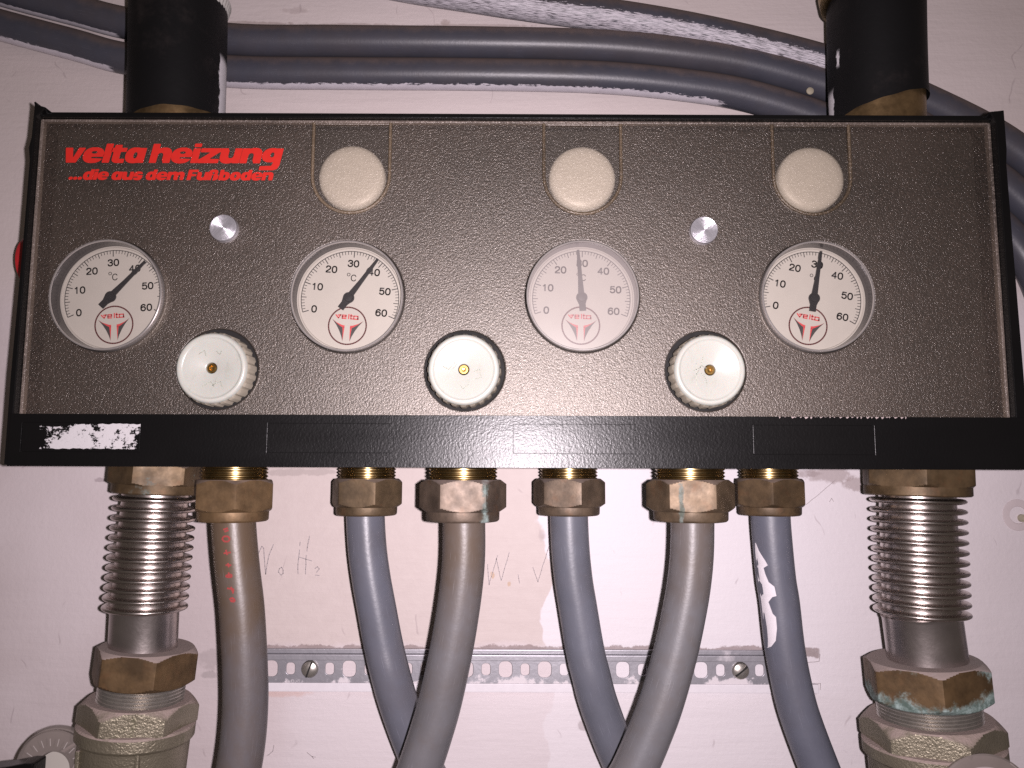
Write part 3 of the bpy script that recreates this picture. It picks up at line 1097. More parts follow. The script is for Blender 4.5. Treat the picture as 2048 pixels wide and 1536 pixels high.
def riser(cxb, cxt, yb, label, side, slope):
    """cxb/cxt: centre px at the bottom (y=230) and the top (y=-60)"""
    b = P(cxb, 300, Y_RISER)
    top = b + (P(cxt, -90, Y_RISER) - b) * 2.6
    t = thing('riser_pipe', label, 'pipe', b, 'thick supply pipes rising from the housing')
    ax = (top - b)
    T, N, B = frame(ax)
    L = ax.length
    obj('brass_pipe', lathe(b, ax, [(0, 26.3), (L * 1000 * .5, 26.4), (L * 1000, 26.4)], 64), brass_material('old_brass_pipe_%d' % (side + 2), tone=(.36, .235, .115), rough=.38, metal=.8, seed=side * 3.1, dust=.1), t)
    # rubber sleeve with a slanting, slightly torn lower end
    segs, nr = 72, 44
    h0 = (P(cxb, yb, Y_RISER) - b).dot(T)
    h1 = L * .985
    cs, rr, vs_ = [], [], []
    me = None
    verts, faces, uvs = [], [], []
    for i in range(nr + 1):
        for j in range(segs):
            a = 2 * math.pi * j / segs - math.pi
            s = math.sin(a)          # +1 to the image side of B
            cut = h0 + slope * s * .008 +   .0003 * math.sin(5 * a + side) + .0002 * math.sin(13 * a)
            h = cut + (h1 - cut) * i / nr
            r = (28.0 + 2.4 * i / nr + (.35 if i < 1 else 0) + .25 * math.sin(3 * a + i * .3)) * MM
            verts.append(b + T * h + N * (r * math.cos(a)) + B * (r * math.sin(a)))
    for i in range(nr):
        for j in range(segs):
            k = (j + 1) % segs
            faces.append((i * segs + j, i * segs + k, (i + 1) * segs + k, (i + 1) * segs + j))
            for q, w in ((i, j), (i, j + 1), (i + 1, j + 1), (i + 1, j)):
                uvs.append((q / nr * (h1 - h0) * 10, w / segs))
    m = bpy.data.meshes.new('m')
    m.from_pydata([tuple(v) for v in verts], [], faces)
    l = m.uv_layers.new(name='UVMap')
    l.data.foreach_set('uv', np.array(uvs, dtype=np.float32).ravel())
    o = obj('rubber_sleeve', finish(m, 50), sleeve_material('black_rubber_%d' % (side + 2), side, side * 2.0 + 5), t)
    return t, T, N, B, b


def knurl_ring(parent, center, axis, r, h, mat):
    segs = 180
    T, N, B = frame(axis)
    prof = [(0, r - 2), (.6, r - .4), (1.4, r), (h - 1.4, r), (h - .6, r - .4), (h, r - 2)]
    rads = []
    for k, (hh, q) in enumerate(prof):
        rads.append(np.array([(q - (.45 if (j % 3 == 0 and 0 < k < 5) else 0)) * MM for j in range(segs)]))
    me = rings([center + T * (hh * MM) for hh, _ in prof], N, B, rads, segs)
    return obj('knurled_ring', finish(me, 40), mat, parent)


def bside(T):
    return frame(T)[2].x


t, T, N, B, b0 = riser(352, 360, 254, 'left riser pipe in black rubber sleeve over brass, above the red lettering', 1, 0.35)
knurl_ring(t, P(356, -4, Y_RISER), (Vector((.30, 0.0, 1))), 30.6, 9, M['cap_white'])
t, T, N, B, b0 = riser(1758, 1748, 228, 'right riser pipe in black rubber sleeve with wide bare brass below', -1, 0.95)
knurl_ring(t, P(1745, -6, Y_RISER), (Vector((-.15, .05, 1))), 30.4, 11, M['thread_brass'])


# ================================================================== HOUSING
ZS0, ZS1 = P(1024, 936, Y_STRIP).z, P(1024, 831, Y_STRIP).z          # bottom strip
ZC1 = P(1024, 243, Y_COVER).z                                         # top edge of cover
XL, XR = P(60, 560, Y_COVER).x, P(2000, 560, Y_COVER).x               # cover edges
GX = [(P(a, 589, 398).x + P(b, 599, 407).x) * 500 for a, b in ((211, 226), (693, 700), (1167, 1161.5), (1636, 1625))]
GAUGE_Z = P(1024, 598.5, 397).z
GDZ = [P(226, 596, 407).z, P(700, 598, 407).z, P(1161, 597.5, 407).z, P(1624, 599, 407).z]
KN = [(P(423, 735, 392).x * 1000, P(423, 736, 392).z), (P(927.5, 738, 392).x * 1000, P(927, 739, 392).z), (P(1420, 739, 392).x * 1000, P(1421, 740, 392).z)]


def build_housing():
    base = P(1024, 936, 440)
    t = thing('manifold_housing', 'long black floor heating manifold housing with smoked pebbled cover', 'housing', base)
    mid = P(1024, 900, Y_COVER)
    # cover with openings for the thermometers and knobs
    x0, x1, z0, z1 = XL, XR, ZS1 - .004, ZC1
    holes = [circle(x * MM, z, .0304, 72) for x, z in zip(GX, GDZ)] + [circle(x * MM, z + .0006, .0213, 64) for x, z in KN]
    pockets = []
    for px, py in ((702, 351), (1165, 353), (1624, 354)):
        cx, cz = xz(px, py, Y_COVER)
        r = 78 / S(Y_COVER) * MM
        pockets.append([(cx - r, z1 - .0022)] + [(cx + r * math.cos(R(180 + 7.5 * i)), cz + r * math.sin(R(180 + 7.5 * i))) for i in range(25)] + [(cx + r, z1 - .0022)])
    holes += pockets
    for lp in pockets:
        pk = obj('pocket_window', plate([(x, z) for x, z in lp], [], (Y_COVER + .8) * MM, (Y_COVER + 2.2) * MM, .0001), M['pocket'], t)
        pk['label'] = 'u-shaped sunken window in the cover'
    cover = obj('cover', plate([(x0, z0), (x1, z0), (x1, z1), (x0, z1)], holes, Y_COVER * MM, (Y_COVER + 2.6) * MM, .0006), M['cover'], t)
    cover['label'] = 'smoked translucent plastic cover with pebbled surface'
    # rounded rim of the cover, its lit edge coloured in with paler plastic
    e = .0014
    obj('cover_rim', merge(box(x0 - .0002, x0 + e, (Y_COVER - .5) * MM, (Y_COVER + 2.9) * MM, z0 + .004, z1 + .0002, .0004),
                           box(x1 - e, x1 + .0002, (Y_COVER - .5) * MM, (Y_COVER + 2.9) * MM, z0 + .004, z1 + .0002, .0004),
                           box(x0 + e, x1 - e, (Y_COVER - .45) * MM, (Y_COVER + 2.8) * MM, z1 - .0012, z1 + .0002, .0004)), M['cover_edge'], t)
    # u-shaped pockets round the hidden caps
    for px, py in ((702, 351), (1165, 353), (1624, 354)):
        cx, cz = xz(px, py, Y_COVER)
        r = 78.5 / S(Y_COVER) * MM
        for rr, w in ((r + .0004, .0009),):
            pts = [Vector((cx - rr, (Y_COVER - .15) * MM, z1 - .0013))]
            pts += [Vector((cx - rr, (Y_COVER - .15) * MM, cz + (z1 - cz) * k / 6)) for k in range(5, 0, -1)]
            pts += [Vector((cx + rr * math.cos(R(180 + 180 * i / 24)), (Y_COVER - .15) * MM, cz + rr * math.sin(R(180 + 180 * i / 24)))) for i in range(25)]
            pts += [Vector((cx + rr, (Y_COVER - .15) * MM, cz + (z1 - cz) * k / 6)) for k in range(1, 6)]
            pts += [Vector((cx + rr, (Y_COVER - .15) * MM, z1 - .0013))]
            obj('pocket_ridge', tube(pts, w * 1000, 10, 1), M['ridge'], cover)
    # lettering
    lx, lz = xz(125, 323.5, Y_COVER - .4)
    w = (574 - 125) / S(Y_COVER) * MM * 1.042
    xh = 31.0 / S(Y_COVER) * MM * 1.042
    obj('lettering', flatmesh(headline('velta heizung', lx - .0006, lz - .0004, w * .972, xh, .22, 26, .36), (Y_COVER - .35) * MM), M['red_print'], cover)
    lx2, lz2 = xz(136, 358.5, Y_COVER - .4)
    w2 = (548 - 136) / S(Y_COVER) * MM * 1.042
    obj('lettering', flatmesh(headline('...die aus dem FuSboden', lx2, lz2 - .0002, w2 * .985, 16.8 / S(Y_COVER) * MM * 1.042, .22, 20, .42), (Y_COVER - .35) * MM), M['red_print'], cover)
    # top rail of the frame, with a step
    zt0, zt1 = ZC1 + .0004, P(1024, 226, Y_COVER - 2).z
    zm_ = zt0 + (zt1 - zt0) * .45
    obj('top_rail', merge(box(XL - .001, XR + .001, (Y_COVER - 3) * MM, (Y_COVER + 13) * MM, zt0, zm_, .0005), box(XL - .001, XR + .001, (Y_COVER - 1.2) * MM, (Y_COVER + 14) * MM, zm_ + .00002, zt1, .0005)), M['black'], t)
    # end plates
    zb = ZS0 + .0006
    la = [xz(53.5, 202, Y_COVER - 5), xz(70, 204, Y_COVER - 5), xz(77, 210, Y_COVER - 5), xz(91, 214, Y_COVER - 5), xz(100, 224, Y_COVER - 5)]
    xo = P(40, 560, Y_COVER - 5).x
    xi = XL - .0003
    bulge = [(xo + .0007, la[0][1]), (xo + .0003, la[0][1] - .02), (xo - .0008, la[0][1] - .026), (xo + .0002, la[0][1] - .033), (xo, la[0][1] - .07), (xo - .0012, ZS1 + .02), (xo - .0012, zb)]
    loop = [(xi, zb), (xi, zt0 - .001), (xi + .0040, zt1 - .0006), (la[3][0], la[3][1]), (la[2][0], la[2][1]), (la[1][0], la[1][1])] + bulge
    le = obj('end_plate', prism(loop[::-1], (Y_COVER - 5) * MM, (Y_COVER + 62) * MM, .0005), M['black'], t)
    xo2 = P(2031, 560, Y_COVER - 5).x
    xi2 = XR + .0003
    ra = [xz(1973, 231, Y_COVER - 5), xz(1983, 223, Y_COVER - 5), xz(2021, 220, Y_COVER - 5)]
    loop = [(xi2, zb), (xo2 + .0012, zb), (xo2 + .001, ZS1 + .02), (xo2, ra[2][1] - .07), (xo2 - .0004, ra[2][1] - .03), (xo2 + .0003, ra[2][1] - .022), (xo2 + .0002, ra[2][1]), ra[1], (xi2 - .0030, zt1 + .0004), (xi2, zt0 - .002)]
    obj('end_plate', prism(loop, (Y_COVER - 5) * MM, (Y_COVER + 62) * MM, .0005), M['black'], t)
    # bottom strip: base bar and a thin front plate with label recesses
    sx0, sx1 = P(13, 935, Y_STRIP).x, P(2062, 935, Y_STRIP).x
    obj('bottom_strip', box(sx0 + .0005, sx1 - .0005, (Y_STRIP + .7) * MM, (Y_STRIP + 14) * MM, ZS0 + .0004, ZS1 - .0003, .0004), M['black'], t)
    rec = []
    for a, b in ((40, 282), (533, 782), (1026, 1271), (1507, 1748)):
        p0, p1 = P(a, 906, Y_STRIP), P(b, 847, Y_STRIP)
        zc0, zc1 = P(1024, 907, Y_STRIP).z, P(1024, 848, Y_STRIP).z
        rec.append([(p0.x, zc0), (p1.x, zc0), (p1.x, zc1), (p0.x, zc1)])
    obj('strip_front', plate([(sx0, ZS0), (sx1, ZS0), (sx1, ZS1), (sx0, ZS1)], rec, Y_STRIP * MM, (Y_STRIP + .65) * MM, .00015), M['black'], t)
    for k, r in enumerate(rec):
        (ax, az), (bx, bz) = r[0], r[2]
        lab = obj('label_field', box(ax + .0002, bx - .0002, (Y_STRIP + .22) * MM, (Y_STRIP + .698) * MM, az + .0002, bz - .0002, .0001), M['black'], t)
        if k == 0:
            residue(lab, bx)
    cp = []
    for k in range(26):
        px = 1560 + k * 10 + random.uniform(-3, 3)
        x_, z_ = xz(px, 833 + (px - 1024) * .003, Y_STRIP)
        w_, h_ = random.uniform(.0008, .0022), random.uniform(.0003, .0013)
        cp.append([(x_, ZS1 - .0001), (x_ + w_ * .3, ZS1 - h_), (x_ + w_ * .8, ZS1 - h_ * .5), (x_ + w_, ZS1 - .0001)])
    obj('paint_chip', flatmesh(cp, (Y_STRIP - .05) * MM), simple('pinkish_chip', (.34, .28, .27), .8), t)
    # dark backing behind the cover
    obj('back_plate', box(XL, XR, (Y_COVER + 16) * MM, (Y_COVER + 18) * MM, ZS0 + .006, ZC1 + .0045), M['black_inner'], t)
    # aluminium fixing studs
    for px, py in ((450, 458.5), (1406, 463)):
        b = P(px, py, Y_COVER)
        s = obj('fixing_stud', lathe(b + Vector((0, .001, 0)), Vector((0, -1, 0)), [(0, 7.4), (3.2, 7.4), (3.9, 7.0), (4.0, 6.6), (3.9, 3.5), (4.0, .2)], 56), stud_material(b), t)
        s['label'] = 'turned aluminium stud holding the cover'
    return t


def stud_material(b):
    n = NT('turned_aluminium')
    x, y, z = n.xyz()
    # concentric turning marks about the stud's own axis
    bb = b - P(1024, 936, 440)
    dx = n.math('SUBTRACT', x, bb.x)
    dz = n.math('SUBTRACT', z, bb.z)
    r = n.math('SQRT', n.math('ADD', n.math('MULTIPLY', dx, dx), n.math('MULTIPLY', dz, dz)))
    w = n.math('SINE', n.math('MULTIPLY', r, 9000.0))
    col = n.mix(n.noise(250, detail=4), (.52, .51, .56), (.80, .78, .82))
    n.set(Base_Color=col, Metallic=.75, Roughness=n.fmix(n.noise(350), .26, .46))
    n.bump(n.math('ADD', w, n.math('MULTIPLY', n.noise(300), 2.0)), .5, .0003)
    return n.m


def residue(parent, bx):
    """crumbled remains of a white paper label"""
    n = NT('label_residue')
    f = n.noise(330, v=n.map(n.obj, scale=(1, 1, 1.2)), detail=7, rough=.75)
    big = n.noise(55, v=n.map(n.obj, (2.2, 0, .3)), detail=3)
    m = n.ss(n.math('ADD', f, n.math('MULTIPLY', n.math('SUBTRACT', big, .5), 1.1)), .515, .55)
    n.set(Base_Color=(.50, .48, .49), Roughness=.85)
    n.bump(f, .5, .0006)
    tr = n.t.nodes.new('ShaderNodeBsdfTransparent')
    n.put(n.out.inputs['Surface'], n.mixshader(m, tr.outputs[0], n.b.outputs[0]))
    ax, az = xz(76, 898, Y_STRIP)
    x1, z1 = xz(281, 847, Y_STRIP)
    rg = []
    for k in range(30):
        rg.append((ax + (x1 - ax) * k / 29, az + random.uniform(0, .0006)))
    for k in range(30):
        rg.append((x1 - (x1 - ax) * k / 29, z1 - random.uniform(0, .0008) - (.0012 if k > 20 else 0)))
    o = obj('label_residue', prism(rg, (Y_STRIP + .08) * MM, (Y_STRIP + .218) * MM), n.m, parent)
    o['label'] = 'crumbled white remains of a paper label'


housing = build_housing()
hz_b = BASE[housing.name]


# hidden round caps seen hazily through the cover
def valve_cap(px, py, label):
    Y = 409
    b = P(px, py, Y)
    t = thing('round_disc', label, 'disc', b, 'white round caps behind the cover')
    obj('cap', lathe(b + Vector((0, .007, 0)), Vector((0, -1, 0)), [(0, 18.4), (4.2, 18.4), (5.6, 17.6), (6.6, 16.0), (7.1, 13), (7.4, 6), (7.4, .2)], 56), M['cap_white'], t)
    return t


valve_cap(702, 352, 'hazy white round cap behind the cover, nearest the red lettering')
valve_cap(1165, 354, 'hazy white round cap behind the cover, middle of three')
valve_cap(1625, 355, 'hazy white round cap behind the cover, farthest from the red lettering')


# ================================================================== THERMOMETERS
LATHE = lathe


def thermometer(k, rot, ptr, label, lens):
    x, z = GX[k] * MM, GDZ[k]
    YD, YF = 407.0, 398.0
    b = Vector((x, Y_COVER * MM, z - .0294))
    t = thing('dial_thermometer', label, 'thermometer', b, 'round dial thermometers in the cover')
    F = Vector((0, -1, 0))
    KS = (CROT.inverted() @ Vector((x, YD * MM, z))).z * -1000 / YD      # true distance along the lens axis

    def lathe(b_, a_, pr, *k_, **kw):
        return LATHE(b_, a_, [(h_, r_ * KS if r_ > 5 else r_) for h_, r_ in pr], *k_, **kw)
    c0 = Vector((x, 0.410, z))
    # outer bezel: wall, thin lip
    prof = [(0, 28.9), (410 - YF - .8, 29.35), (410 - YF - .2, 29.2), (410 - YF, 28.9), (410 - YF, 28.4), (410 - YF - .5, 28.2)]
    obj('bezel', lathe(c0, F, prof, 96, (False, False)), M['chrome'], t)
    obj('bezel_wall', lathe(c0, F, [(410 - YF - .52, 28.15), (410 - YD + 1.2, 28.0), (410 - YD, 27.95)], 96, (False, False)), M['bezel_inner'], t)
    dial = obj('dial', lathe(Vector((x, (YD + 1) * MM, z)), F, [(0, 27.9), (1.0, 27.9)], 96), M['dial_white'], t)
    rg = obj('dial_ring', lathe(Vector((x, (YD + .2) * MM, z)), F, [(0, 27.92), (.9, 27.92), (1.0, 27.3), (.3, 27.0)], 96, (False, False)), M['dial_white'], t)
    px = KS / S(YD) * MM
    y0 = (YD - .05) * MM
    ro = R(rot)

    def at(r, a):
        return (x + r * px * math.cos(a), z + r * px * math.sin(a))

    def ang(v):
        return R(200 - 220 * v / 60) + ro
    polys = []
    arc = [at(97.5, ang(60 * i / 120)) for i in range(121)]
    polys += ribbon(arc, 1.5 * px)
    for v in range(61):
        L, w = (12, 1.9) if v % 10 == 0 else (10, 1.6) if v % 5 == 0 else (6.5, 1.3)
        polys += ribbon([at(97.0, ang(v)), at(97.5 - L, ang(v))], w * px)
    obj('scale', flatmesh(polys, y0), M['ink'], dial)
    nums = []
    for v, rr in ((0, 74), (10, 71), (20, 72), (30, 72.5), (40, 72), (50, 71), (60, 69)):
        cx, cz = at(rr, ang(v))
        nums += digits(str(v), cx, cz, ro, px, 2.8)
    cx, cz = at(44, R(90) + ro + R(0))
    nums += digits('C', cx + 3 * px, cz - 1 * px, ro, px, 1.8, .98)
    ocx, ocz = cx - 7.0 * px, cz + 6 * px
    nums += ribbon([(ocx + 2.9 * px * math.cos(a), ocz + 2.9 * px * math.sin(a)) for a in [2 * math.pi * i / 16 for i in range(17)]], 1.2 * px)
    obj('numerals', flatmesh(nums, y0), M['ink'], dial)
    # emblem: ring, name and two swept wings
    ex, ez = at(54.5, R(-90) + ro)
    ca, sa = math.cos(ro), math.sin(ro)

    def em(u, v):
        return (ex + (u * ca - v * sa) * px, ez + (u * sa + v * ca) * px)
    ring = ribbon([em(37.5 * math.cos(2 * math.pi * i / 72), 37.5 * math.sin(2 * math.pi * i / 72)) for i in range(73)], 2.9 * px)
    obj('emblem_ring', flatmesh(ring, y0), M['ink_maroon'], dial)

    def emp(pts):
        return [em((u - 825) / 14.8, -(v - 815) / 14.8) for u, v in pts]
    # outline from the emblem: red upper edge, black body (wing concave towards the stem)
    def wing(s, pts):
        return emp([(825 + s * (u - 825), v) for u, v in pts])
    wr, wb = [], []
    for s in (1, -1):
        wr.append(wing(s, [(1290, 640), (1150, 735), (985, 800), (905, 812), (905, 880), (960, 872), (1010, 850), (1110, 780)]))
        wr.append(wing(s, [(905, 870), (915, 1050), (925, 1280), (940, 1100), (950, 960), (965, 868)]))
        wb.append(wing(s, [(1292, 636), (1108, 782), (1010, 848), (962, 872), (952, 960), (940, 1100), (928, 1290), (975, 1140), (1060, 960), (1160, 800)]))
    obj('emblem_wings', flatmesh(wb, y0), M['ink'], dial)
    obj('emblem_edges', flatmesh(wr, y0 - .00004), M['ink_red'], dial)
    W = []
    o_y = 555
    def q(*pts):
        W.extend(ribbon([emp([p])[0] for p in pts], 2.4 * px))
    q((455, 505), (540, 600), (600, 500)); q((520, 515), (610, 500))
    q((760, 553), (650, 553), (650, 505), (760, 505), (760, 553)); q((650, 553), (650, 602), (765, 602))
    q((840, 470), (840, 605)); q((905, 470), (905, 602), (960, 602)); q((880, 512), (955, 512))
    q((1110, 602), (990, 602), (990, 512), (1110, 512), (1110, 602)); q((1110, 555), (1125, 608))
    obj('emblem_name', flatmesh(W, y0), M['ink_red'], dial)
    # pointer standing clear of the dial
    a = R(ptr)
    ca2, sa2 = math.cos(a), math.sin(a)

    def pp(l, w):
        return (x + (l * ca2 - w * sa2) * px, z + (l * sa2 + w * ca2) * px)
    hub = [(11 * math.cos(R(d)), 11 * math.sin(R(d))) for d in range(0, 360, 15)]
    right = [(q1, -q2) for q1, q2 in ((9.6, 5.2), (40, 4.1), (62, 3.6), (66, 4.6), (70, 4.6), (74, 3.3), (97, 2.3))]
    arcb = [(11 * math.cos(R(d)), 11 * math.sin(R(d))) for d in range(35, 131, 12)]
    arcc = [(11 * math.cos(R(d)), 11 * math.sin(R(d))) for d in range(230, 326, 12)]
    loop = right + [(97, 2.3), (74, 3.3), (70, 4.6), (66, 4.6), (62, 3.6), (40, 4.1)] + arcb + [(-14, 6.3), (-27, 6.3), (-27, -6.3), (-14, -6.3)] + arcc
    lp = [pp(l, w) for l, w in loop]
    p_ = obj('pointer', prism(lp, (YD - 3.6) * MM, (YD - 2.9) * MM, .0), M['pointer'], t)
    obj('hub', lathe(Vector((x, (YD - .1) * MM, z)), F, [(0, 1.0), (3.4, 1.0), (3.45, 2.3), (4.2, 2.1), (4.3, .3)], 32), M['pointer'], p_)
    # lens, very slightly domed
    lz = 410 - YF - 1.0
    ln = obj('lens', lathe(c0, F, [(lz, 28.3), (lz + .25, 24), (lz + .5, 18), (lz + .65, 10), (lz + .7, .3)], 72, (False, True)), lens, t)
    if sum(p.normal.y * p.area for p in ln.data.polygons) > 0:
        ln.data.flip_normals()
    return t


thermometer(0, 4.0, 48, 'thermometer with needle near 40, below the red lettering', M['lens'])
thermometer(1, -4.0, 54.5, 'thermometer with needle just under 40, between two white knobs', M['lens'])
t3 = thermometer(2, -1.5, 94.2, 'thermometer with pale lens and needle just under 30', M['lens_pale'])
thermometer(3, -10.5, 79.8, 'thermometer turned clockwise, needle just over 30, farthest from lettering', M['lens'])


# ================================================================== KNOBS
def knob(k, label, scr, turn):
    x, z = KN[k][0] * MM, KN[k][1]
    YF = 391.0
    b = Vector((x, .402, z - .0187))
    t = thing('ribbed_handwheel', label, 'handwheel', b, 'white ribbed handwheels')
    F = Vector((0, -1, 0))
    c0 = Vector((x, .404, z))
    H = 404 - YF
    segs = 168
    T, N, B = frame(F)
    prof = [(0, 19.3), (H - 4.2, 19.1), (H - 3.0, 18.9), (H - 1.6, 18.4)]
    rads = []
    for h, r in prof:
        row = []
        for j in range(segs):
            ph = (j + turn) % 7
            row.append((r - (.0 if ph < 4 else .95 if ph in (5,) else .7)) * MM)
        rads.append(np.array(row))
    rib = rings([c0 + T * (h * MM) for h, _ in prof], N, B, rads, segs, (False, False))
    obj('ribbed_skirt', finish(rib, 30), M['knob_side'], t)
    cap = obj('cap', lathe(c0, F, [(H - 1.9, 18.3), (H - 1.0, 18.0), (H - .25, 17.4), (H, 16.7), (H - .1, 16.0), (H - .7, 15.3), (H - .9, 14.8), (H - .9, 3.4), (H - 1.2, 2.9), (H - 2.6, 2.7)], 72, (False, False)), M['knob'], t)
    obj('screw', lathe(c0, F, [(H - 4, 2.65), (H - 1.7, 2.6), (H - 1.3, 2.2), (H - 1.3, 1.2), (H - 2.6, .9), (H - 2.7, .1)], 24), M['brass_bright'], t)
    polys = []
    for s in scr:
        polys += ribbon([(x + u * MM, z + v * MM) for u, v in s], .00035)
    if polys:
        obj('pen_scribble', flatmesh(polys, (YF + .86) * MM), M['scribble'], cap)


def wob(pts, n=5):
    out = []
    for a, b in zip(pts, pts[1:]):
        for i in range(n):
            out.append((a[0] + (b[0] - a[0]) * i / n + random.uniform(-.15, .15), a[1] + (b[1] - a[1]) * i / n + random.uniform(-.15, .15)))
    return out + [pts[-1]]


knob(0, 'white knob with grubby ribs below the first thermometer', [wob([(-7, 7), (-4, 9), (-3, 6)]), wob([(2, 9), (4, 7), (5, 9)]), wob([(-5, -10), (0, -7), (2, -10)]), wob([(3, -6), (1, -9), (5, -7), (6, -10)])], 0)
knob(1, 'white knob in the middle, facing straight out, gold screw', [wob([(-12, 4), (-9, 8), (-3, 9), (1, 8)]), wob([(-11, 2), (-8, 0), (-5, 3), (-4, 6)]), wob([(-6, 0), (-3, 3)]), wob([(5, -1), (8, 0), (9, -4), (5, -5)]), wob([(-2, -8), (0, -10), (3, -7)])], 2)
knob(2, 'white knob with greenish pen scribble between the pale-lensed and last thermometer', [wob([(-7, 6), (-7, -8)]), wob([(-3, 8), (-5, 1), (-7, -2)]), wob([(-5, -1), (-2, -5), (-2, -9)]), wob([(-9, -1), (-4, 2), (-2, 1)])], 4)


# ================================================================== FLOOR HEATING PIPES BELOW
def circuit(label, Y, pts, nut_px, nut_y, collar_y, r_tube, rot, tube_mat, nut_mat, ppx=None):
    """pipe with union nut; pts: centre line px; nut_px: (left,right) px of the nut"""
    s = S(Y)
    cx = sum(nut_px) / 2
    w = (nut_px[1] - nut_px[0]) / s
    path = [P(px, py, Y + dy) for px, py, dy in pts]
    dn = Vector((0, 0, -1))
    d = (path[-1] - path[-2]).normalized()
    path += [path[-1] + (d + dn * .4) * .04, path[-1] + (d + dn * .4) * .04 + (d * .3 + dn) * .07, path[-1] + (d + dn * .4) * .04 + (d * .3 + dn) * .07 + dn * .25]
    b = P(cx, collar_y, Y)
    t = thing('floor_heating_pipe', label, 'pipe', b, 'grey floor heating pipes under the housing')
    up = Vector((0, 0, 1))
    zt, zb, zc = P(cx, nut_y[0], Y).z, P(cx, nut_y[1], Y).z, P(cx, collar_y, Y).z
    half = w / 2
    flat = half / (1.155 if abs(rot) < 10 else 1.10) * 1.02
    flat = half / 1.12
    nb = Vector((b.x, Y * MM, zb))
    nut = obj('union_nut', hexnut(nb, up, (zt - zb) * 1000, flat, R(rot), 1.1, 1.0), nut_mat, t)
    cr = flat * .985
    hcol = (zb - zc) * 1000
    obj('collar', lathe(Vector((b.x, Y * MM, zc)), up, [(0, r_tube + .6), (0, cr - 1.6), (.5, cr - .9), (1.2, cr - .6), (hcol - .4, cr - .5), (hcol + 1.2, cr - .5)], 72), nut_mat, nut)
    # threaded nipple going up into the housing
    tr = flat * .90
    prof = []
    h = -1.0
    H = (P(cx, 925, Y).z - zt) * 1000 + 6
    while h < H:
        prof += [(h, tr - .9), (h + .75, tr), (h + 1.05, tr), (h + 1.75, tr - .9)]
        h += 1.9
    obj('thread', lathe(Vector((b.x, Y * MM, zt)), up, prof, 72), M['thread_brass'], t)
    obj('tube', tube(path, r_tube, 40, 10), tube_mat, t)
    return t


def ext(p, dy):
    return [(x, y, d) for (x, y), d in zip(p, dy)]


NUTA = brass_material('brown_brass_a', 0.0, tone=(.20, .125, .062), seed=1)
NUTB = brass_material('brown_brass_b', 0.0, tone=(.165, .112, .062), seed=2.2)
NUTC = brass_material('brown_brass_streaked', .85, None, tone=(.16, .118, .088), seed=6.4, vx=(.0125, .006, .33))
NUTD = brass_material('brown_brass_d', .0, None, tone=(.165, .118, .08), seed=8.8)

c1 = circuit('brownish grey pipe with red printed figures, beside the left corrugated hose', Y_FRONT,
             ext([(466, 1000), (467, 1045), (471, 1100), (476, 1150), (483, 1210), (487, 1270), (490, 1340), (491, 1400), (487, 1470), (477, 1540), (462, 1610)], [0] * 11),
             (387, 545), (959, 1022), 1042, 11.7, 22, pipe_material('pipe_brown', (.135, .128, .14), .9, .8, seed=.4), NUTA)
c2 = circuit('smooth grey pipe under the second thermometer, crossing behind its neighbour', Y_BACK,
             ext([(731, 990), (731, 1035), (735, 1100), (743, 1160), (753, 1215), (767, 1290), (780, 1345), (797, 1405), (822, 1475), (849, 1540), (880, 1610)], [0, 0, 0, 0, 0, 0, 0, 3, 6, 8, 10]),
             (663, 803), (957, 1013), 1030, 11.5, 23, pipe_material('pipe_grey_a', (.148, .153, .188), .15, seed=1.5, rough=.33), NUTB)
c3 = circuit('grey brown pipe under the middle knob, crossing in front of its neighbour', Y_FRONT,
             ext([(928, 1000), (928, 1045), (928, 1100), (925, 1150), (917, 1215), (903, 1298), (881, 1400), (861, 1470), (838, 1540), (813, 1610)], [0] * 10),
             (841, 1010), (959, 1022), 1042, 11.6, 33.6, pipe_material('pipe_grey_b', (.15, .146, .156), .75, .55, seed=2.6), NUTC)
c4 = circuit('smooth grey pipe under the pale-lensed thermometer, crossing behind its neighbour', Y_BACK,
             ext([(1138, 990), (1138, 1035), (1141, 1100), (1147, 1160), (1155, 1210), (1170, 1300), (1182, 1350), (1196, 1403), (1222, 1475), (1250, 1540), (1283, 1610)], [0, 0, 0, 0, 0, 0, 0, 3, 6, 8, 10]),
             (1067, 1209), (957, 1013), 1030, 11.5, 15, pipe_material('pipe_grey_c', (.152, .158, .192), .15, seed=3.9, rough=.36), NUTD)
c5 = circuit('grey pipe with light scratches under the scribbled knob, crossing in front', Y_FRONT,
             ext([(1385, 1000), (1385, 1045), (1384, 1100), (1380, 1150), (1371, 1210), (1352, 1300), (1324, 1400), (1298, 1470), (1268, 1540), (1235, 1610)], [0] * 10),
             (1297, 1466), (959, 1022), 1042, 11.6, 21, pipe_material('pipe_grey_d', (.162, .16, .172), .65, .4, seed=5.3), brass_material('brown_brass_e', .6, None, tone=(.175, .122, .075), seed=12.1, vx=(-.0095, .004, .32)))
c6 = circuit('grey pipe with flaking white paint along its edge, beside the right hose', Y_BACK,
             ext([(1541, 990), (1541, 1035), (1546, 1100), (1552, 1160), (1559, 1205), (1570, 1300), (1588, 1390), (1606, 1450), (1640, 1540), (1668, 1610)], [0] * 10),
             (1470, 1610), (957, 1013), 1030, 11.5, 47.5, pipe_material('pipe_grey_e', (.138, .144, .182), .12, seed=6.8, rough=.4), brass_material('brown_brass_f', .0, tone=(.155, .10, .052), seed=14.5))


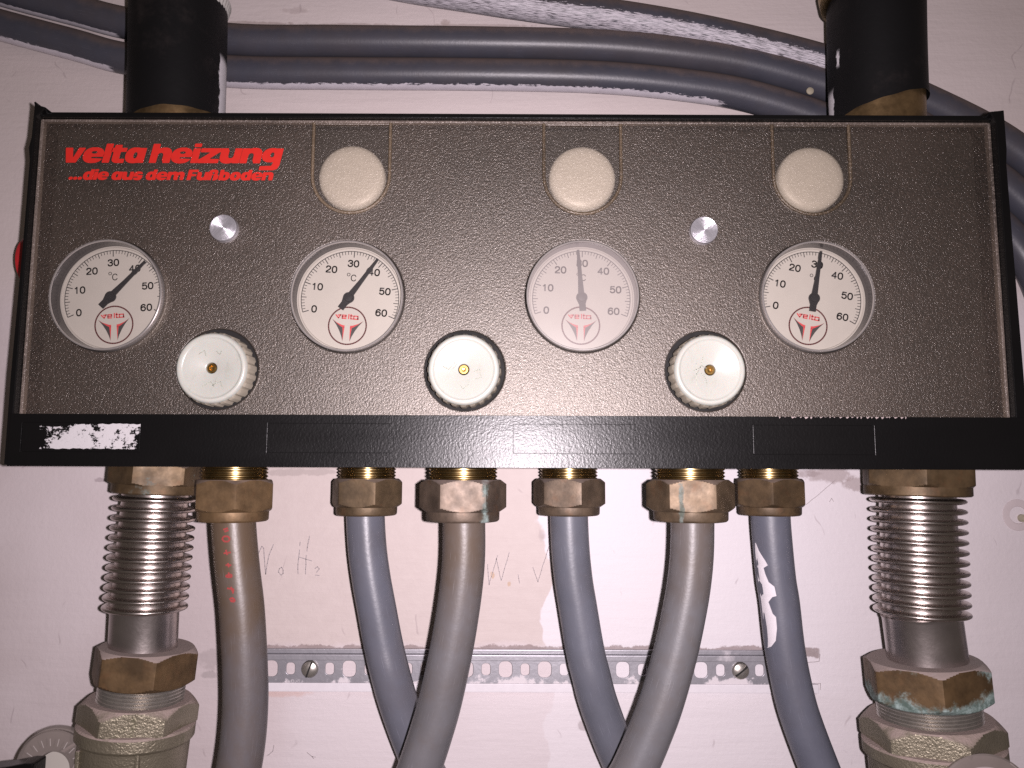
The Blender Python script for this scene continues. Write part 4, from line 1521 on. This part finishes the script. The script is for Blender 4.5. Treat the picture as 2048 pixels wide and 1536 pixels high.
def on_tube(parent_pts, Y, r, py, off, lift=.00015):
    """point on the camera side of a pipe: off in -1..1 across it"""
    pts = sorted(parent_pts, key=lambda p: p[1])
    for a, b in zip(pts, pts[1:]):
        if a[1] <= py <= b[1]:
            k = (py - a[1]) / (b[1] - a[1])
            c = P(a[0] + (b[0] - a[0]) * k, py, Y)
            rr = r * MM
            return c + Vector((off * rr, -math.sqrt(max(0, 1 - off * off)) * rr - lift, 0))
    return P(pts[-1][0], py, Y)


# red printed figures down the first pipe
def red_marks():
    C = [(467, 1045), (471, 1100), (476, 1150), (483, 1210)]
    vs, fs = [], []

    def stroke(pts, w=.0009):
        for a, b in zip(pts, pts[1:]):
            d = (b - a)
            n_ = Vector((-d.z, 0, d.x))
            if n_.length < 1e-9:
                continue
            n_ = n_.normalized() * w / 2
            i = len(vs)
            vs.extend([a + n_, a - n_, b - n_, b + n_])
            fs.append((i, i + 1, i + 2, i + 3))
    def ch(py, strokes, off0):
        for s in strokes:
            stroke([on_tube(C, Y_FRONT, 11.7, py + v, off0 + u / 42.0) for u, v in s])
    ch(1056, [[(-5, 0), (4, -3)], [(-3, 4), (5, 1)]], 0)
    ch(1074, [[(-8, 0), (-4, -5), (4, -5), (7, 0), (4, 5), (-4, 5), (-8, 0)]], -.02)
    ch(1101, [[(-7, 1), (7, -1)], [(-2, -6), (0, 4)]], -.02)
    ch(1125, [[(-5, 0), (6, 0)], [(0, -4), (1, 4)]], -.03)
    ch(1145, [[(-6, 0), (5, -2), (5, 3), (-5, 3), (-6, 0)], [(0, -6), (0, 5)]], -.04)
    ch(1172, [[(-6, -2), (7, 0)], [(2, -5), (4, 4)], [(6, 0), (4, 8)]], -.05)
    ch(1192, [[(-5, 0), (0, -4), (5, 0), (4, 4), (-3, 3)], [(-4, 2), (5, 2)]], -.02)
    me = bpy.data.meshes.new('m')
    me.from_pydata([tuple(v) for v in vs], [], fs)
    o = obj('printed_figures', me, simple('red_stamp', (.26, .03, .028), .6, var=.3, scale=500), c1)
    o['label'] = 'row of small red printed figures'


red_marks()


# flakes of paint along the sixth pipe
def paint_flakes():
    C = [(1541, 1035), (1546, 1100), (1552, 1160), (1559, 1205), (1570, 1300)]
    prof = [(py, a, a + (b - a) * .72) for py, a, b in [(1085, -.98, -.96), (1100, -.99, -.86), (1118, -.99, -.60), (1127, -.99, -.48), (1133, -.99, -.72), (1145, -.99, -.66), (1160, -.99, -.52), (1168, -.99, -.22), (1186, -.99, -.18), (1189, -.99, -.44), (1200, -.99, -.70), (1222, -.99, -.55), (1228, -.99, -.38), (1250, -.99, -.40), (1275, -.99, -.55), (1288, -.99, -.80), (1293, -.98, -.95)]]
    vs, fs = [], []
    m = 5
    for py, a, b in prof:
        for k in range(m + 1):
            vs.append(tuple(on_tube(C, Y_BACK, 11.5, py, a + (b - a) * k / m, .00045)))
    for i in range(len(prof) - 1):
        for k in range(m):
            j = i * (m + 1) + k
            fs.append((j, j + m + 1, j + m + 2, j + 1))
    me = bpy.data.meshes.new('m')
    me.from_pydata(vs, [], fs)
    bm = bmesh.new()
    bm.from_mesh(me)
    bmesh.ops.solidify(bm, geom=bm.faces[:], thickness=.0003)
    bm.to_mesh(me)
    bm.free()
    o = obj('paint_flake', finish(me), M['white_paint'], c6)
    o['label'] = 'peeling strip of white paint'


paint_flakes()


# ================================================================== CORRUGATED CONNECTORS AND BALL VALVES
def connector(label, a_px, b_px, nut_w, nut_y, rib_w, n_rib, sleeve_w, sleeve_y, low_px, low_y, low_w, vlabel, seed, verd, rot1, rot2, tilt):
    Y = Y_CON
    s = S(Y)
    A, Bp = P(*a_px, Y), P(*b_px, Y)                 # hose axis: just under the upper nut -> end of ribs
    base = P(low_px[0], low_y[1], Y)
    t = thing('corrugated_connector', label, 'hose', base, 'stainless corrugated connectors')
    up = (A - Bp).normalized()
    dn = -up
    # upper nut
    nt_ = P(a_px[0], nut_y[0], Y)
    hn = (P(a_px[0], nut_y[0], Y) - P(a_px[0], nut_y[1], Y)).length * 1000
    b_n = A + up * (P(a_px[0], nut_y[1], Y).z - A.z)
    w = nut_w / s
    mat_up = brass_material('connector_nut_upper_%d' % seed, .9 if verd[0] else 0, None, tone=(.15, .098, .05), seed=seed)
    un = obj('upper_nut', hexnut(b_n, up, hn, w / 2 / 1.12, R(rot1), 1.0, .8), mat_up, t)
    obj('upper_collar', lathe(b_n, dn, [(-1, w / 2 * .93), (3.6, w / 2 * .93), (4.3, w / 2 * .90), (4.3, rib_w / s / 2 * .80)], 64), mat_up, un)
    # ribbed hose
    L = (A - Bp).length * 1000
    rb = rib_w / s / 2
    ri = rb * .80
    prof = [(-2, ri)]
    pitch = L / n_rib
    for i in range(n_rib):
        c = (i + .55) * pitch
        hw = pitch * .30
        for k in range(9):
            a = math.pi * (k / 8)
            q = -math.cos(a)
            prof.append((c + q * hw, ri + (rb - ri) * (math.sin(a) ** .7)))
        prof.append((c + hw * 1.4, ri - .2))
    prof.append((L + 2, ri - .4))
    prof = sorted(prof, key=lambda p: p[0])
    obj('corrugated_hose', lathe(A, dn, prof, 72, smooth=50), M['steel'], t)
    rs = sleeve_w / s / 2
    S0 = Bp
    S1 = P(low_px[0], sleeve_y[1] + 14, Y)
    obj('sleeve', lathe(S0, (S1 - S0), [(-1, rs * 1.03), (.8, rs), ((S1 - S0).length * 1000, rs)], 64), M['steel_brushed'], t)
    # lower nut, slightly askew
    ax = Vector((tilt, 0, 1)).normalized()
    hb = P(low_px[0], low_y[1], Y)
    ht = P(low_px[0], low_y[0], Y)
    hh = (ht - hb).length * 1000
    lw = low_w / s / 2 / 1.12
    z_loc = 0.0
    mat_lo = brass_material('connector_nut_lower_%d' % seed, 1.0 if verd[1] else 0, (0.0, .013, .22) if verd[1] else None, tone=(.17, .105, .05), seed=seed + 3.3, dust=.85)
    obj('lower_nut', hexnut(hb, ax, hh, lw, R(rot2), .9, 1.0), mat_lo, t)
    # ball valve below
    vb = hb - ax * .100
    v = thing('ball_valve', vlabel, 'valve', vb, 'cast brass ball valves under the connectors')
    cast = cast_material(seed)
    prof = []
    for i in range(8):
        prof += [(-2 + i * 1.9, lw * .86), (-1.3 + i * 1.9, lw * .92), (-.9 + i * 1.9, lw * .92), (-.2 + i * 1.9, lw * .86)]
    obj('thread', lathe(hb + ax * .003, -ax, prof, 64), M['screw'], v)
    hx = obj('hex_end', hexnut(hb - ax * .0230, ax, 14.0, lw * 1.11, R(rot2 + 14), 1.5, .5), cast, v)
    cr = lw * 1.245
    prof = [(0, lw * 1.0), (.6, cr * .97), (1.6, cr), (7.5, cr), (8.4, cr * .98), (9.2, cr * .95), (11, cr * .935), (40, cr * .93), (60, cr * .9)]
    obj('body', lathe(hb - ax * .0210, -ax, prof, 64), cast, v)
    obj('outlet_hex', hexnut(hb - ax * .094, ax, 16.0, lw * 1.11, R(rot2 + 14), .5, 1.0), cast, v)
    obj('outlet_pipe', lathe(hb - ax * .090, -ax, [(0, lw * .8), (300, lw * .8)], 48), M['steel'], v)
    # raised casting ribs on the body
    for dx in (-.62, .45):
        c = hb - ax * .034 + Vector((dx * cr * MM, -math.sqrt(1 - dx * dx) * cr * MM * .93, 0))
        bx = box(-.0011, .0011, -.0010, .003, -.035, .004, .0006)
        bx.transform(Matrix.Translation(c))
        obj('casting_rib', bx, cast, v)
    return t, v, hb, ax, cr


def cast_material(seed):
    n = NT('cast_nickel_brass')
    f = n.noise(60, v=n.map(n.obj, (seed, 0, 0)), detail=4)
    col = n.mix(f, (.17, .148, .105), (.31, .275, .205))
    d = n.math('ADD', n.up(), n.math('MULTIPLY', n.math('SUBTRACT', n.noise(120, detail=5), .5), .7))
    dm = n.math('MULTIPLY', n.ss(d, .35, .75), .8)
    gr = n.math('MULTIPLY', n.ss(n.noise(40, v=n.map(n.obj, (seed + 2, 3, 0)), detail=5, rough=.7), .58, .72), .5)
    col = n.mix(gr, col, (.13, .13, .07))
    col = n.mix(dm, col, (.36, .275, .255))
    n.set(Base_Color=col, Metallic=n.fmix(dm, .62, 0.0), Roughness=n.fmix(dm, .40, .9))
    n.bump(n.noise(800, detail=3), .55, .0009)
    return n.m


t1_, v1, hb1, ax1, cr1 = connector('corrugated steel hose connector left of the pipes, leaning slightly', (313, 987), (290, 1222), 176, (925, 972), 155, 12, 124, (1222, 1290),
                                    (286, 0), (1292, 1362), 190, 'cast brass ball valve under the left connector', 1, (True, False), -5, 35, .085)
t2_, v2, hb2, ax2, cr2 = connector('upright corrugated steel hose connector right of the pipes', (1834, 990), (1843, 1232), 208, (925, 976), 173, 12, 142, (1232, 1305),
                                    (1855, 0), (1318, 1398), 224, 'greenish cast brass ball valve under the right connector with verdigris nut', 2, (False, True), 42, 47, -.055)


# plastic thermometer grips of the ball valves, just entering the picture
def grip_material():
    n = NT('dusty_clear_plastic')
    tr = n.t.nodes.new('ShaderNodeBsdfTransparent')
    tr.inputs[0].default_value = (.80, .76, .72, 1)
    n.set(Base_Color=n.mix(n.noise(90, detail=4), (.20, .17, .155), (.30, .26, .24)), Roughness=.3)
    n.put(n.out.inputs['Surface'], n.mixshader(.35, n.b.outputs[0], tr.outputs[0]))
    return n.m


def dial_grip(cx, cy, rpx, Y, label, black):
    c = P(cx, cy, Y)
    r = rpx / S(Y)
    t = thing('valve_dial', label, 'dial', c + Vector((0, 0, -r * MM)))
    F = Vector((0, -1, 0))
    gm = grip_material()
    obj('dial_ring', lathe(c, F, [(0, r * .98), (2.2, r), (3.0, r * .97), (3.2, r * .90), (2.4, r * .52), (2.2, r * .45), (0, r * .43)], 64, (False, False)), gm, t)
    if black:
        obj('rim', lathe(c + Vector((0, .004, 0)), F, [(0, r * 1.03), (3, r * 1.04), (4.0, r * 1.02), (4.2, r * .985), (3.0, r * .98)], 64, (False, False)), M['cap_white'] if not black else gm, t)
    if black:
        obj('inner_disc', lathe(c + Vector((0, .001, 0)), F, [(0, r * .42), (1.0, r * .42)], 48), M['dial_white'], t)
        tk = []
        for d in range(28, 150, 17):
            a = R(d)
            tk += ribbon([(c.x + r * .62 * MM * math.cos(a), c.z + r * .62 * MM * math.sin(a)), (c.x + r * .80 * MM * math.cos(a), c.z + r * .80 * MM * math.sin(a))], .0005)
        obj('tick_marks', flatmesh(tk, c.y - .0034), simple('pale_tick', (.36, .32, .30), .6), t)
    else:
        obj('face', lathe(c + Vector((0, .001, 0)), F, [(0, r * .96), (2.5, r * .955), (4.4, r * .7), (5.2, r * .3), (5.3, .2)], 64), simple('pale_grey_plastic', (.34, .29, .285), .4, var=.08), t)
    obj('stem', lathe(c + Vector((0, .052 if not black else .03, 0)), F, [(0, r * .3), (50 if not black else 28, r * .3)], 32), M['steel'], t)
    return t


dial_grip(110, 1536, 72, 438, 'clear plastic scale disc at the foot of the left valve', True)
dial_grip(1968, 1612, 98, 415, 'pale grey plastic handle disc in front of the right valve', False)
lv = thing('black_lever', 'black lever end poking in below the clear scale disc', 'lever', P(30, 1540, 425))
obj('lever', prism([xz(-60, 1560, 425), xz(76, 1550, 425), xz(78, 1520, 425), xz(60, 1520, 425), xz(25, 1527, 425), xz(-60, 1538, 425)], .420, .432, .001), M['black'], lv)
obj('stem_dome', lathe(P(182, 1545, 434), Vector((-.2, -1, .1)), [(0, 9.5), (3, 9.5), (5, 8.5), (6.4, 6), (7, 2.5), (7.1, .2)], 40), simple('pale_plastic', (.42, .36, .34), .45, var=.1), v1)

# red end wheel hidden behind the left end plate
rc = thing('red_handwheel', 'red plastic handwheel peeking out beside the left end of the housing', 'handwheel', P(60, 585, 470))
c = P(60, 527, 470)
obj('cap', lathe(c + Vector((.03, 0, 0)), Vector((-1, 0, 0)), [(0, 17.5), (26, 17.5), (28.6, 16.6), (30, 14.5), (30.1, 2)], 48), M['red_plastic'], rc)
obj('stem', lathe(c + Vector((.07, 0, 0)), Vector((-1, 0, 0)), [(0, 9), (41, 9)], 32), M['thread_brass'], rc)
